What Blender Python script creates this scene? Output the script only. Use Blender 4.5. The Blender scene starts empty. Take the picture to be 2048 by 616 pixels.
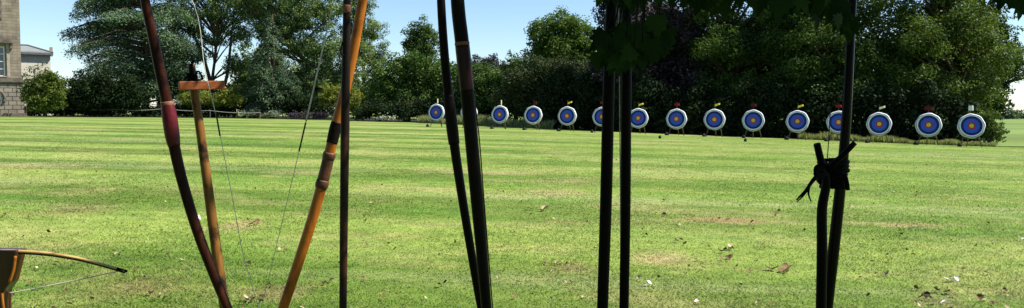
import bpy, bmesh, math, random
import numpy as np
from mathutils import Vector, Matrix

R = math.radians
rng = np.random.default_rng(7)
random.seed(7)
sc = bpy.context.scene
COL = sc.collection

# ------------------------------------------------------------------ camera
CAM_H, FPX, PITCH = 1.21, 1600.0, R(2.93)
cam_d = bpy.data.cameras.new('camera')
cam_d.sensor_width = 36.0
cam_d.lens = FPX / 2048 * 36
cam_d.clip_start, cam_d.clip_end = 0.05, 2000
cam = bpy.data.objects.new('camera', cam_d)
cam.location = (0, 0, CAM_H)
cam.rotation_euler = (R(90) - PITCH, 0, 0)
COL.objects.link(cam)
sc.camera = cam


def at(px, py, d):
    """world point at forward distance d (m) seen in the direction of photo pixel px, py"""
    u, v = (px - 1024) / FPX, (308 - py) / FPX
    dy = math.cos(PITCH) + v * math.sin(PITCH)
    dz = -math.sin(PITCH) + v * math.cos(PITCH)
    t = d / dy
    return np.array([u * t, d, CAM_H + dz * t])


def zg(x, y=0):
    """gently falling lawn: lower towards the right"""
    x = np.clip(np.asarray(x, float), -90, 30)
    return 1.208 - 1.085 - .01343 * (x + 5.85) - 1.316e-4 * (x + 5.85) * (x + 57.6)


# ------------------------------------------------------------------ materials
def new_mat(name):
    m = bpy.data.materials.new(name)
    m.use_nodes = True
    nt = m.node_tree
    return m, nt, nt.nodes, nt.links, nt.nodes['Principled BSDF']


def noise(nt, vec, scale, detail=3, rough=.55, dist=0.0):
    n = nt.nodes.new('ShaderNodeTexNoise')
    n.inputs['Scale'].default_value = scale
    n.inputs['Detail'].default_value = detail
    n.inputs['Roughness'].default_value = rough
    n.inputs['Distortion'].default_value = dist
    nt.links.new(vec, n.inputs['Vector'])
    return n.outputs['Fac']


def ramp(nt, fac, stops):
    r = nt.nodes.new('ShaderNodeValToRGB')
    e = r.color_ramp.elements
    while len(e) < len(stops):
        e.new(.5)
    for el, (p, c) in zip(e, stops):
        el.position = p
        el.color = (*c, 1) if len(c) == 3 else c
    nt.links.new(fac, r.inputs['Fac'])
    return r.outputs['Color']


def mix(nt, fac, a, b, mode='MIX'):
    n = nt.nodes.new('ShaderNodeMix')
    n.data_type = 'RGBA'
    n.blend_type = mode
    for s, val in ((n.inputs['Factor'], fac), (n.inputs['A'], a), (n.inputs['B'], b)):
        if isinstance(val, (int, float)):
            s.default_value = val
        elif isinstance(val, (tuple, list)):
            s.default_value = (*val[:3], 1)
        else:
            nt.links.new(val, s)
    return n.outputs['Result']


def coords(nt, scale=(1, 1, 1), rot=(0, 0, 0), world=False):
    if world:
        src = nt.nodes.new('ShaderNodeNewGeometry').outputs['Position']
    else:
        src = nt.nodes.new('ShaderNodeTexCoord').outputs['Object']
    mp = nt.nodes.new('ShaderNodeMapping')
    mp.inputs['Scale'].default_value = scale
    mp.inputs['Rotation'].default_value = rot
    nt.links.new(src, mp.inputs['Vector'])
    return mp.outputs['Vector']


def bump(nt, bsdf, h, strength, dist):
    b = nt.nodes.new('ShaderNodeBump')
    b.inputs['Strength'].default_value = strength
    b.inputs['Distance'].default_value = dist
    nt.links.new(h, b.inputs['Height'])
    nt.links.new(b.outputs['Normal'], bsdf.inputs['Normal'])


def plain(name, col, rough=.7, spec=.3, var=.25, scale=8, bmp=0):
    m, nt, nd, lk, b = new_mat(name)
    v = coords(nt)
    f = noise(nt, v, scale, 4)
    c = ramp(nt, f, [(.3, tuple(x * (1 - var) for x in col)), (.7, tuple(min(1, x * (1 + var)) for x in col))])
    lk.new(c, b.inputs['Base Color'])
    b.inputs['Roughness'].default_value = rough
    b.inputs['Specular IOR Level'].default_value = spec
    if bmp:
        bump(nt, b, f, bmp, .01)
    return m


def foliage(name, dark, light, trans=.3, rough=.6, spec=.12):
    m, nt, nd, lk, b = new_mat(name)
    at_ = nd.new('ShaderNodeAttribute')
    at_.attribute_name = 'tint'
    c = ramp(nt, at_.outputs['Fac'], [(.0, dark), (1., light)])
    lk.new(c, b.inputs['Base Color'])
    b.inputs['Roughness'].default_value = rough
    b.inputs['Specular IOR Level'].default_value = spec
    tr = nd.new('ShaderNodeBsdfTranslucent')
    c2 = mix(nt, 1.0, c, (1.25, 1.25, .5), 'MULTIPLY')
    lk.new(c2, tr.inputs['Color'])
    ms = nd.new('ShaderNodeMixShader')
    ms.inputs['Fac'].default_value = trans
    lk.new(b.outputs['BSDF'], ms.inputs[1])
    lk.new(tr.outputs['BSDF'], ms.inputs[2])
    lk.new(ms.outputs['Shader'], nd['Material Output'].inputs['Surface'])
    return m


def wood(name, dark, light, rough=.35, grain=(40, 40, 2.0), blotch=None, spec=.5):
    m, nt, nd, lk, b = new_mat(name)
    f = noise(nt, coords(nt, grain), 1.6, 5, .6, .4)
    c = ramp(nt, f, [(.3, dark), (.7, light)])
    if blotch:
        g = noise(nt, coords(nt, (6, 6, 5)), 2.2, 4)
        gm = ramp(nt, g, [(.5, (0, 0, 0)), (.62, (1, 1, 1))])
        c = mix(nt, gm, c, blotch)
    lk.new(c, b.inputs['Base Color'])
    b.inputs['Roughness'].default_value = rough
    b.inputs['Specular IOR Level'].default_value = spec
    bump(nt, b, f, .25, .002)
    return m


def lawn_colour(nt):
    """colour of the mown grass from world position; returns colour socket and a fine noise"""
    p = nt.nodes.new('ShaderNodeNewGeometry').outputs['Position']
    def mapped(scale, rz=0):
        mp = nt.nodes.new('ShaderNodeMapping')
        mp.inputs['Scale'].default_value = scale
        mp.inputs['Rotation'].default_value = (0, 0, rz)
        nt.links.new(p, mp.inputs['Vector'])
        return mp.outputs['Vector']
    big = noise(nt, mapped((.10, .16, 1)), 1.0, 4, .6)
    c = ramp(nt, big, [(.30, (.090, .168, .020)), (.5, (.148, .212, .036)), (.72, (.206, .244, .066))])
    # mowing stripes lie almost across the view
    sx = nt.nodes.new('ShaderNodeSeparateXYZ')
    nt.links.new(p, sx.inputs[0])
    def rng_(sock, a0, a1, b0, b1):
        mr = nt.nodes.new('ShaderNodeMapRange')
        for i_, v_ in zip((1, 2, 3, 4), (a0, a1, b0, b1)):
            mr.inputs[i_].default_value = v_
        nt.links.new(sock, mr.inputs[0])
        return mr.outputs[0]
    side = rng_(sx.outputs[0], -12, 9, .95, .30)
    for sc_, rot_, fade in ((.064, 7, rng_(sx.outputs[1], 24, 60, 1, .45)), (.026, 9, rng_(sx.outputs[1], 20, 50, .1, .8))):
        w = nt.nodes.new('ShaderNodeTexWave')
        w.wave_type, w.bands_direction, w.wave_profile = 'BANDS', 'Y', 'SIN'
        w.inputs['Scale'].default_value = sc_
        w.inputs['Distortion'].default_value = .8
        w.inputs['Detail'].default_value = 3
        w.inputs['Detail Scale'].default_value = .4
        nt.links.new(mapped((1, 1, 1), R(rot_)), w.inputs['Vector'])
        stripe = ramp(nt, w.outputs['Fac'], [(.3, (.48, .60, .44)), (.7, (1.28, 1.18, 1.48))])
        ml = nt.nodes.new('ShaderNodeMath'); ml.operation = 'MULTIPLY'
        nt.links.new(side, ml.inputs[0]); nt.links.new(fade, ml.inputs[1])
        c = mix(nt, ml.outputs[0], c, mix(nt, 1.0, c, stripe, 'MULTIPLY'))
    # parched, straw coloured and bare patches
    dry_f = noise(nt, mapped((1.2, 1.6, 1)), 2.0, 5, .7)
    dry = noise(nt, mapped((.28, .42, 1)), 1.3, 5, .65)
    dm = ramp(nt, dry, [(.50, (0, 0, 0)), (.72, (.8, .8, .8))])
    c = mix(nt, dm, c, (.30, .265, .115))
    bare = noise(nt, mapped((.35, .8, 1)), 1.1, 5, .7)
    bm = ramp(nt, bare, [(.60, (0, 0, 0)), (.74, (.75, .75, .75))])
    c = mix(nt, bm, c, (.25, .165, .09))
    # worn patches where people stand and walk
    for wx, wy, rx, ry, col in PATCH:
        mp = nt.nodes.new('ShaderNodeMapping')
        mp.vector_type = 'TEXTURE'
        mp.inputs['Location'].default_value = (wx, wy, 0)
        mp.inputs['Scale'].default_value = (rx, ry, 1e4)
        nt.links.new(p, mp.inputs['Vector'])
        ln = nt.nodes.new('ShaderNodeVectorMath'); ln.operation = 'LENGTH'
        nt.links.new(mp.outputs['Vector'], ln.inputs[0])
        sm = nt.nodes.new('ShaderNodeMath'); sm.operation = 'ADD'
        nt.links.new(ln.outputs['Value'], sm.inputs[0]); nt.links.new(dry_f, sm.inputs[1])
        pm = ramp(nt, sm.outputs[0], [(.55, (1, 1, 1)), (1.5, (0, 0, 0))])
        c = mix(nt, pm, c, col)
    pale = noise(nt, mapped((.06, .5, 1), R(-6)), 1.0, 4, .6)
    c = mix(nt, ramp(nt, pale, [(.54, (0, 0, 0)), (.68, (.75, .75, .75))]), c, (.225, .252, .105))
    lush = noise(nt, mapped((.5, .7, 1)), 1.0, 4, .6)
    lm = ramp(nt, lush, [(.56, (0, 0, 0)), (.70, (.7, .7, .7))])
    c = mix(nt, lm, c, (.085, .19, .02))
    fine = noise(nt, mapped((1, 1, 1)), 9, 4, .7)
    cl = noise(nt, mapped((1, 1.3, 1)), 2.3, 4, .65)
    c = mix(nt, .9, c, mix(nt, 1.0, c, ramp(nt, cl, [(.35, (.74, .80, .70)), (.65, (1.20, 1.15, 1.18))]), 'MULTIPLY'))
    fm = ramp(nt, fine, [(.3, (.76, .79, .74)), (.7, (1.25, 1.22, 1.22))])
    c = mix(nt, .85, c, mix(nt, 1.0, c, fm, 'MULTIPLY'))
    return c, fine


TAN, RED, OLIVE = (.27, .235, .105), (.235, .175, .082), (.17, .16, .06)
PATCH = []
for px, py, rx, ry, col in [(470, 452, 130, 26, TAN), (120, 420, 210, 30, OLIVE), (1450, 442, 210, 14, RED), (1110, 385, 150, 14, TAN), (250, 575, 280, 40, OLIVE), (560, 585, 170, 34, OLIVE),
                            (1800, 450, 260, 12, TAN), (1330, 520, 170, 40, TAN), (1900, 610, 140, 22, OLIVE), (960, 345, 300, 8, TAN), (1140, 540, 130, 22, OLIVE), (60, 330, 240, 7, TAN)]:
    d = CAM_H * FPX / (py - 226)
    for _ in range(12):
        hh = CAM_H - float(zg((px - 1024) / FPX * d)); d = hh * FPX / (py - 226)
    PATCH.append(((px - 1024) / FPX * d, d, rx / FPX * d * 1.15, ry / FPX * d * d / hh * 1.3, col))


def make_lawn_mat():
    m, nt, nd, lk, b = new_mat('mown_lawn')
    c, fine = lawn_colour(nt)
    lk.new(c, b.inputs['Base Color'])
    b.inputs['Roughness'].default_value = .9
    b.inputs['Specular IOR Level'].default_value = .1
    f2 = noise(nt, coords(nt, world=True), 28, 3, .7)
    bump(nt, b, f2, .08, .01)
    return m


def make_blade_mat():
    m, nt, nd, lk, b = new_mat('grass_blade')
    c, fine = lawn_colour(nt)
    a = nd.new('ShaderNodeAttribute')
    a.attribute_name = 'tint'
    v = ramp(nt, a.outputs['Fac'], [(.0, (.90, 1.0, .80)), (.5, (1.22, 1.20, 1.10)), (.85, (1.5, 1.42, 1.38)), (1, (2.0, 1.75, 2.0))])
    c = mix(nt, 1.0, c, v, 'MULTIPLY')
    lk.new(c, b.inputs['Base Color'])
    b.inputs['Roughness'].default_value = .55
    b.inputs['Specular IOR Level'].default_value = .25
    tr = nd.new('ShaderNodeBsdfTranslucent')
    lk.new(c, tr.inputs['Color'])
    ms = nd.new('ShaderNodeMixShader')
    ms.inputs['Fac'].default_value = .25
    lk.new(b.outputs['BSDF'], ms.inputs[1])
    lk.new(tr.outputs['BSDF'], ms.inputs[2])
    lk.new(ms.outputs['Shader'], nd['Material Output'].inputs['Surface'])
    return m


def make_stone(name, c1, c2, mortar, bw, bh, rustic):
    m, nt, nd, lk, b = new_mat(name)
    tc = nd.new('ShaderNodeTexCoord').outputs['Object']
    s = nd.new('ShaderNodeSeparateXYZ'); lk.new(tc, s.inputs[0])
    cb = nd.new('ShaderNodeCombineXYZ')
    ad = nd.new('ShaderNodeMath'); ad.operation = 'ADD'
    lk.new(s.outputs[0], ad.inputs[0]); lk.new(s.outputs[1], ad.inputs[1])
    lk.new(ad.outputs[0], cb.inputs[0]); lk.new(s.outputs[2], cb.inputs[1])
    br = nd.new('ShaderNodeTexBrick')
    br.inputs['Scale'].default_value = 1
    br.inputs['Brick Width'].default_value = bw
    br.inputs['Row Height'].default_value = bh
    br.inputs['Mortar Size'].default_value = .035 if rustic else .012
    br.inputs['Mortar Smooth'].default_value = .3
    br.inputs['Color1'].default_value = (*c1, 1)
    br.inputs['Color2'].default_value = (*c2, 1)
    br.inputs['Mortar'].default_value = (*mortar, 1)
    lk.new(cb.outputs[0], br.inputs['Vector'])
    f = noise(nt, coords(nt, (1, 1, .35)), .9, 5, .65)
    st = ramp(nt, f, [(.3, (.62, .6, .58)), (.7, (1.2, 1.18, 1.12))])
    lk.new(mix(nt, 1.0, br.outputs['Color'], st, 'MULTIPLY'), b.inputs['Base Color'])
    b.inputs['Roughness'].default_value = .9
    b.inputs['Specular IOR Level'].default_value = .15
    iv = nd.new('ShaderNodeMath'); iv.operation = 'SUBTRACT'; iv.inputs[0].default_value = 1
    lk.new(br.outputs['Fac'], iv.inputs[1])
    bump(nt, b, iv.outputs[0], .8, .08 if rustic else .02)
    return m


def make_slate():
    m, nt, nd, lk, b = new_mat('slate_roof')
    f = noise(nt, coords(nt, (1, 1, 9)), 1.4, 5, .6)
    lk.new(ramp(nt, f, [(.3, (.13, .14, .13)), (.7, (.24, .25, .235))]), b.inputs['Base Color'])
    b.inputs['Roughness'].default_value = .6
    bump(nt, b, f, .5, .03)
    return m


M = dict(
    lawn=make_lawn_mat(), blade=make_blade_mat(),
    meadow=plain('meadow_grass', (.13, .185, .045), .9, .1, .25, .06),
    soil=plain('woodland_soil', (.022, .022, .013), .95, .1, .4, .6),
    ashlar=make_stone('weathered_ashlar', (.275, .235, .18), (.195, .168, .13), (.12, .11, .09), .9, .34, False),
    rustic=make_stone('rusticated_stone', (.30, .272, .225), (.22, .20, .165), (.045, .04, .035), .8, .48, True),
    trim=plain('carved_stone_trim', (.30, .255, .20), .9, .15, .3, 2.5),
    dark_trim=plain('darker_stone_trim', (.13, .11, .09), .9, .15, .4, 2.5),  # darker stone for mouldings and plinth
    render=plain('cream_render', (.62, .58, .48), .9, .1, .1, 1.2),
    slate=make_slate(), lead=plain('grey_lead_gutter', (.12, .13, .14), .6, .3, .2, 3),
    sash=plain('white_sash_paint', (.75, .75, .73), .5, .3, .06, 6),
    bark=plain('tree_bark', (.07, .055, .04), .95, .1, .45, 3, .5),
    pale_bark=plain('grey_pale_bark', (.16, .14, .115), .95, .1, .4, 3, .5),
    boss=plain('white_foam_boss', (.56, .58, .64), .8, .2, .06, 5),
    face_white=plain('white_face_paper', (.62, .64, .70), .7, .2, .03, 6),
    face_black=plain('navy_face_paper', (.007, .012, .11), .65, .2, .1, 6),
    face_blue=plain('blue_face_paper', (.028, .082, .44), .65, .2, .1, 6),
    face_red=plain('red_face_paper', (.30, .03, .05), .65, .2, .1, 6),
    face_gold=plain('gold_face_paper', (.60, .42, .05), .65, .2, .08, 6),
    easel=plain('dark_easel_wood', (.10, .08, .055), .8, .2, .3, 6),
    flag_yellow=plain('yellow_flag_cloth', (.82, .62, .06), .8, .1, .1, 6),
    flag_cream=plain('cream_flag_cloth', (.78, .68, .42), .8, .1, .1, 6),
    flag_red=plain('red_flag_cloth', (.26, .010, .014), .8, .1, .1, 6),
    flag_maroon=plain('dark_red_flag_cloth', (.09, .012, .012), .8, .1, .1, 6),
    flag_white=plain('white_flag_cloth', (.60, .60, .58), .8, .1, .05, 6),
    bag=plain('black_bag_cloth', (.012, .013, .014), .8, .2, .3, 9),
    orange_wood=wood('honey_orange_yew', (.34, .098, .011), (.52, .17, .020), .38, (30, 30, 1.4), (.24, .062, .008), .25),
    red_wood=wood('dark_reddish_yew', (.006, .0024, .0012), (.060, .016, .007), .4, (30, 30, 1.5), (.014, .0045, .0025), .10),
    ochre_wood=wood('ochre_ash_wood', (.09, .036, .008), (.27, .125, .026), .45, (30, 30, 1.5), (.02, .010, .005), .2),
    tbar_wood=wood('orange_softwood', (.26, .072, .024), (.40, .12, .04), .6, (2, 30, 30), None, .2),
    dark_wood=wood('near_black_stave', (.002, .0015, .001), (.009, .005, .003), .45, (30, 30, 1.5), None, .09),  # shade under the tree is put into this near black colour
    maroon_wood=wood('dark_maroon_lacquer', (.006, .0015, .0015), (.028, .005, .004), .35, (30, 30, 1.5), None, .2),
    bark_wood=wood('bark_covered_stave', (.004, .002, .0015), (.022, .009, .005), .5, (30, 30, 2), (.06, .022, .01), .2),
    black_wood=wood('shade_black_stave', (.0008, .0008, .0008), (.0025, .0022, .002), .5, (30, 30, 1.5), None, .07),  # black of the tree shade is put into the base colour
    steel_wood=wood('shade_blue_black_stave', (.0010, .0011, .0013), (.0024, .0026, .003), .25, (30, 30, 1.5), None, .08),  # tree shade put into the colour, with a slight blue cast
    grip_red=plain('crimson_leather_wrap', (.085, .004, .008), .45, .3, .3, 30, .3),
    grip_brown=plain('brown_leather_wrap', (.10, .036, .016), .55, .4, .3, 25, .3),
    grip_dark=plain('dark_leather_wrap', (.006, .003, .002), .6, .15, .3, 25, .3),
    binding=plain('pale_thread_binding', (.20, .085, .055), .7, .3, .3, 40),
    string=plain('waxed_string', (.66, .63, .52), .7, .3, .15, 30),
    dark_string=plain('dark_served_string', (.03, .028, .02), .7, .3, .2, 30),
    leather=plain('black_leather_cord', (.0015, .0015, .0015), .7, .08, .3, 20),
    crossbow_wood=wood('crossbow_walnut', (.022, .008, .004), (.085, .026, .010), .35, (30, 30, 2)),
    prod=wood('pale_bamboo_limb', (.42, .26, .09), (.55, .38, .15), .4, (2, 30, 30)),
    prod_belly=plain('black_limb_belly', (.02, .012, .008), .5, .3, .2, 20),
    twig=plain('dark_twig', (.008, .008, .005), .8, .1, .3, 9),
    rope=plain('grey_rope', (.30, .29, .26), .9, .1, .2, 9),
    post=plain('weathered_post', (.17, .15, .12), .9, .1, .3, 6),
    litter_pale=plain('pale_dry_leaf', (.36, .29, .17), .8, .15, .35, 14),
    litter_brown=plain('brown_dry_leaf', (.15, .092, .045), .8, .15, .4, 14),
    litter_dark=plain('dark_dead_leaf', (.045, .03, .018), .85, .1, .4, 14),
    litter_white=plain('bleached_scrap', (.74, .74, .72), .7, .2, .08, 14),
    rough_grass=foliage('unmown_seed_grass', (.13, .155, .06), (.31, .33, .18), .35, .8, .1),
)
m, nt, nd, lk, b = new_mat('window_glass')
b.inputs['Base Color'].default_value = (.02, .025, .035, 1)
b.inputs['Roughness'].default_value = .06
b.inputs['Specular IOR Level'].default_value = .9
M['glass'] = m

F = dict(
    cedar=foliage('blue_green_cedar_needles', (.030, .064, .030), (.120, .185, .085), .12, .6, .15),
    deodar=foliage('grey_green_needles', (.030, .064, .032), (.105, .165, .085), .15, .6, .15),
    openleaf=foliage('sea_green_leaves', (.050, .100, .036), (.20, .265, .090), .3),
    bush_gold=foliage('golden_green_leaves', (.085, .12, .016), (.22, .24, .045), .35),
    bush_mid=foliage('mid_green_leaves', (.045, .078, .012), (.12, .155, .028), .3),
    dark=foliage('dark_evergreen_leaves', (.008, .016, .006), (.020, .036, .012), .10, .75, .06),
    green=foliage('summer_green_leaves', (.024, .060, .012), (.10, .16, .034), .3),
    bright=foliage('fresh_green_leaves', (.040, .088, .012), (.115, .175, .032), .35),
    yew=foliage('olive_yew_needles', (.020, .034, .010), (.058, .078, .022), .15),
    copper=foliage('copper_purple_leaves', (.014, .009, .011), (.055, .045, .046), .12, .6, .15),
    purple=foliage('dull_purple_leaves', (.030, .024, .036), (.070, .055, .075), .2),
    deep=foliage('deep_green_leaves', (.016, .040, .009), (.070, .115, .022), .3, .6, .10),
    birch=foliage('yellow_green_leaves', (.030, .060, .010), (.105, .150, .028), .3),
    far=foliage('far_tree_leaves', (.045, .080, .042), (.085, .130, .065), .2),
    flower=foliage('white_flower_heads', (.30, .34, .26), (.70, .70, .66), .2, .8, .1),
    greyleaf=foliage('silver_grey_leaves', (.09, .115, .075), (.22, .25, .19), .2),
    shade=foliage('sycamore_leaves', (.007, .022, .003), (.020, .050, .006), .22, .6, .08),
)

# ------------------------------------------------------------------ object helpers


def link(o, parent=None):
    COL.objects.link(o)
    if parent is not None:
        o.parent = parent
    return o


def tag(o, label=None, cat=None, group=None, kind=None):
    if label: o['label'] = label
    if cat: o['category'] = cat
    if group: o['group'] = group
    if kind: o['kind'] = kind
    return o


def empty(name, loc, rz=0):
    e = bpy.data.objects.new(name, None)
    e.location = tuple(float(c) for c in loc)
    e.rotation_euler = (0, 0, rz)
    e.empty_display_size = .1
    return link(e)


def mesh_np(name, V, faces, mats, parent=None, smooth=False, tint=None, mat_idx=None):
    """faces: (n,k) int array, or a list of such arrays"""
    if not isinstance(faces, list):
        faces = [faces]
    me = bpy.data.meshes.new(name)
    V = np.asarray(V, np.float32)
    me.vertices.add(len(V))
    me.vertices.foreach_set('co', V.ravel())
    loops = np.concatenate([f.ravel() for f in faces]).astype(np.int32)
    sizes = np.concatenate([np.full(len(f), f.shape[1]) for f in faces])
    me.loops.add(len(loops))
    me.loops.foreach_set('vertex_index', loops)
    me.polygons.add(len(sizes))
    starts = np.concatenate([[0], np.cumsum(sizes)[:-1]]).astype(np.int32)
    me.polygons.foreach_set('loop_start', starts)
    if tint is not None:
        a = me.attributes.new('tint', 'FLOAT', 'FACE')
        a.data.foreach_set('value', np.asarray(tint, np.float32))
    me.update(calc_edges=True)
    if not isinstance(mats, (list, tuple)):
        mats = [mats]
    for mt in mats:
        me.materials.append(mt)
    if mat_idx is not None:
        me.polygons.foreach_set('material_index', np.asarray(mat_idx, np.int32))
    if smooth:
        me.polygons.foreach_set('use_smooth', np.ones(len(sizes), bool))
    o = bpy.data.objects.new(name, me)
    return link(o, parent)


def tube_vf(pts, rad, n=10, off=0, ell=1.0, cap=True):
    """swept tube, returns verts, quads, list of cap polygons. ell = depth / width ratio"""
    P = np.asarray(pts, float)
    k = len(P)
    rad = np.broadcast_to(np.asarray(rad, float), (k,))
    T = np.gradient(P, axis=0)
    T /= np.linalg.norm(T, axis=1)[:, None] + 1e-12
    ref = np.array([0., 1., 0.])
    if abs(T[0] @ ref) > .9:
        ref = np.array([1., 0., 0.])
    V = []
    for i in range(k):
        a = np.cross(T[i], ref); a /= np.linalg.norm(a) + 1e-12
        bb = np.cross(T[i], a)
        th = np.arange(n) * 2 * math.pi / n
        V.append(P[i] + rad[i] * (np.cos(th)[:, None] * a + ell * np.sin(th)[:, None] * bb))
    V = np.concatenate(V)
    i = np.arange(k - 1)[:, None] * n
    j = np.arange(n)[None, :]
    j2 = (j + 1) % n
    Q = np.stack([i + j, i + j2, i + n + j2, i + n + j], -1).reshape(-1, 4) + off
    caps = [np.arange(n)[::-1][None] + off, np.arange(n)[None] + (k - 1) * n + off] if cap else []
    return V, Q, caps


def tube(name, pts, rad, mat, parent=None, n=12, ell=1.0, smooth=True):
    V, Q, caps = tube_vf(pts, rad, n, 0, ell)
    return mesh_np(name, V, [Q] + caps, mat, parent, smooth)


def tubes(name, items, mat, parent=None, n=8, smooth=True):
    Vs, Fs, off = [], [], 0
    for pts, rad in items:
        V, Q, caps = tube_vf(pts, rad, n, off)
        Vs.append(V); Fs.append(Q); Fs += caps
        off += len(V)
    return mesh_np(name, np.concatenate(Vs), Fs, mat, parent, smooth)


def smooth_curve(pts, k=40):
    """Catmull-Rom through points"""
    P = [np.asarray(p, float) for p in pts]
    P = [2 * P[0] - P[1]] + P + [2 * P[-1] - P[-2]]
    seg = len(P) - 3
    out = []
    for s in np.linspace(0, seg - 1e-6, k):
        i = int(s); t = s - i
        a, b_, c, d = P[i:i + 4]
        out.append(.5 * ((2 * b_) + (c - a) * t + (2 * a - 5 * b_ + 4 * c - d) * t * t + (3 * b_ - a - 3 * c + d) * t ** 3))
    return np.array(out)


def box_bm(bm, lo, hi, bev=0.0):
    r = bmesh.ops.create_cube(bm, size=1)
    lo, hi = Vector(lo), Vector(hi)
    for v in r['verts']:
        v.co = Vector(((lo[i] + hi[i]) / 2 + v.co[i] * (hi[i] - lo[i]) for i in range(3)))
    if bev:
        es = list({e for v in r['verts'] for e in v.link_edges})
        bmesh.ops.bevel(bm, geom=es, offset=bev, segments=2, affect='EDGES', profile=.5)


def bm_obj(name, bm, mat, parent=None, smooth=False):
    me = bpy.data.meshes.new(name)
    bm.to_mesh(me); bm.free()
    for mt in (mat if isinstance(mat, (list, tuple)) else [mat]):
        me.materials.append(mt)
    if smooth:
        for p in me.polygons: p.use_smooth = True
    return link(bpy.data.objects.new(name, me), parent)


def boxes(name, items, mat, parent=None, bev=0.0):
    bm = bmesh.new()
    for lo, hi in items:
        box_bm(bm, lo, hi, bev)
    return bm_obj(name, bm, mat, parent)


# ------------------------------------------------------------------ ground
EDGE = [(-400, 92), (0, 92), (250, 96), (500, 97), (700, 92), (860, 82), (1000, 72), (1100, 65), (1250, 58.5), (1400, 54.5),
        (1600, 50.5), (1800, 47.5), (1990, 45.8)]


def edge_pt(px):
    d = np.interp(px, [e[0] for e in EDGE], [e[1] for e in EDGE])
    return np.array([(px - 1024) / FPX * d, d])


def grid_sheet(name, xs, ys, mat, lift=0.0, kind='structure'):
    X, Y = np.meshgrid(xs, ys)
    Z = zg(X, Y) + lift
    V = np.stack([X, Y, Z], -1).reshape(-1, 3)
    nx = len(xs)
    i, j = np.meshgrid(np.arange(nx - 1), np.arange(len(ys) - 1))
    a = (j * nx + i).ravel()
    Q = np.stack([a, a + 1, a + nx + 1, a + nx], -1)
    o = mesh_np(name, V, Q, mat, None, True)
    o['kind'] = kind
    return o


xs = np.concatenate([[-1500, -600, -300], np.linspace(-150, 150, 201), [300, 600, 1500]])
ys = np.concatenate([np.linspace(-40, 140, 46), [180, 240, 330, 500, 800, 1400]])
grid_sheet('lawn', xs, ys, M['lawn'])

# soil under the trees, from the lawn edge back
pxs = np.linspace(-400, 1990, 120)
V, k = [], 6
for i, px in enumerate(pxs):
    e = edge_pt(px)
    jit = .35 * math.sin(i * 1.7) + .25 * math.sin(i * .61)
    back = 45 if px < 1900 else np.interp(px, [1900, 1990], [45, 3])
    for t in np.linspace(0, 1, k):
        d = e[1] + jit + back * t
        # rows run straight back from the edge
        x = e[0] + (e[0] / e[1]) * (jit + back * t)
        V.append((x, d, zg(x) + .02))
V = np.array(V)
a = (np.arange(len(pxs) - 1)[:, None] * k + np.arange(k - 1)[None]).ravel()
o = mesh_np('woodland_floor', V, np.stack([a, a + k, a + k + 1, a + 1], -1), M['soil'], None, True)
o['kind'] = 'structure'

# sunny meadow beyond the lawn on the right
V = []
for x, y in [(23, 50), (34, 46.2), (60, 46), (60, 70), (44, 90), (34, 70)]:
    pass
mx = np.linspace(0, 1, 40)
my = np.linspace(0, 1, 30)
VV = []
for t in my:
    d = 45.9 + 150 * t ** 1.6
    for s in mx:
        x = (1900 - 1024) / FPX * d + s * (90 + d * .9)
        rise = 1.9 * np.clip((d - 46) / 110, 0, 1) ** 1.2 * (0.35 + .65 * s)
        VV.append((x, d + .3 * math.sin(9 * s), zg(x) + .03 + rise))
a = (np.arange(29)[:, None] * 40 + np.arange(39)[None]).ravel()
o = mesh_np('meadow', np.array(VV), np.stack([a, a + 1, a + 41, a + 40], -1), M['meadow'], None, True)
o['kind'] = 'structure'


def meadow_z(x, d):
    s = np.clip((x - (1900 - 1024) / FPX * d) / (90 + d * .9), 0, 1)
    return float(zg(x)) + .03 + 1.9 * np.clip((d - 46) / 110, 0, 1) ** 1.2 * (.35 + .65 * s)


# grass blades near the camera
def blades():
    N = 620000
    u = rng.random(N)
    y = 4.2 * (52 / 4.2) ** (u ** 1.12)
    half = y * .70 + .8
    x = (rng.random(N) * 2 - 1) * half
    # tufts
    x += .02 * rng.standard_normal(N); y += .02 * rng.standard_normal(N)
    h = (rng.gamma(6, .0014, N) + .004) * np.interp(y, [5, 14, 52], [1, .95, .5])
    h *= 1 + .25 * np.sin(x * 1.9 + 1.3 * np.sin(y * 1.1))
    wdt = (.0016 + .00050 * y) * rng.uniform(.7, 1.3, N)
    la = rng.uniform(0, 2 * math.pi, N)
    th = la + math.pi / 2 + rng.normal(0, .3, N)
    lean = rng.uniform(.8, 2.6, N) * h
    z = zg(x)
    dx, dy = np.cos(th) * wdt, np.sin(th) * wdt
    A = np.stack([x - dx, y - dy, z - .004], -1)
    B = np.stack([x + dx, y + dy, z - .004], -1)
    C = np.stack([x + lean * np.cos(la), y + lean * np.sin(la), z + h], -1)
    V = np.stack([A, B, C], 1).reshape(-1, 3)
    Fc = np.arange(N * 3).reshape(-1, 3)
    t = np.clip(rng.normal(.5, .22, N), 0, .92)
    t[rng.random(N) < .035] = 1.0
    o = mesh_np('grass', V, Fc, M['blade'], None, False, t)
    tag(o, 'short mown grass blades covering the near lawn', 'grass', None, 'stuff')


blades()


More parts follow.
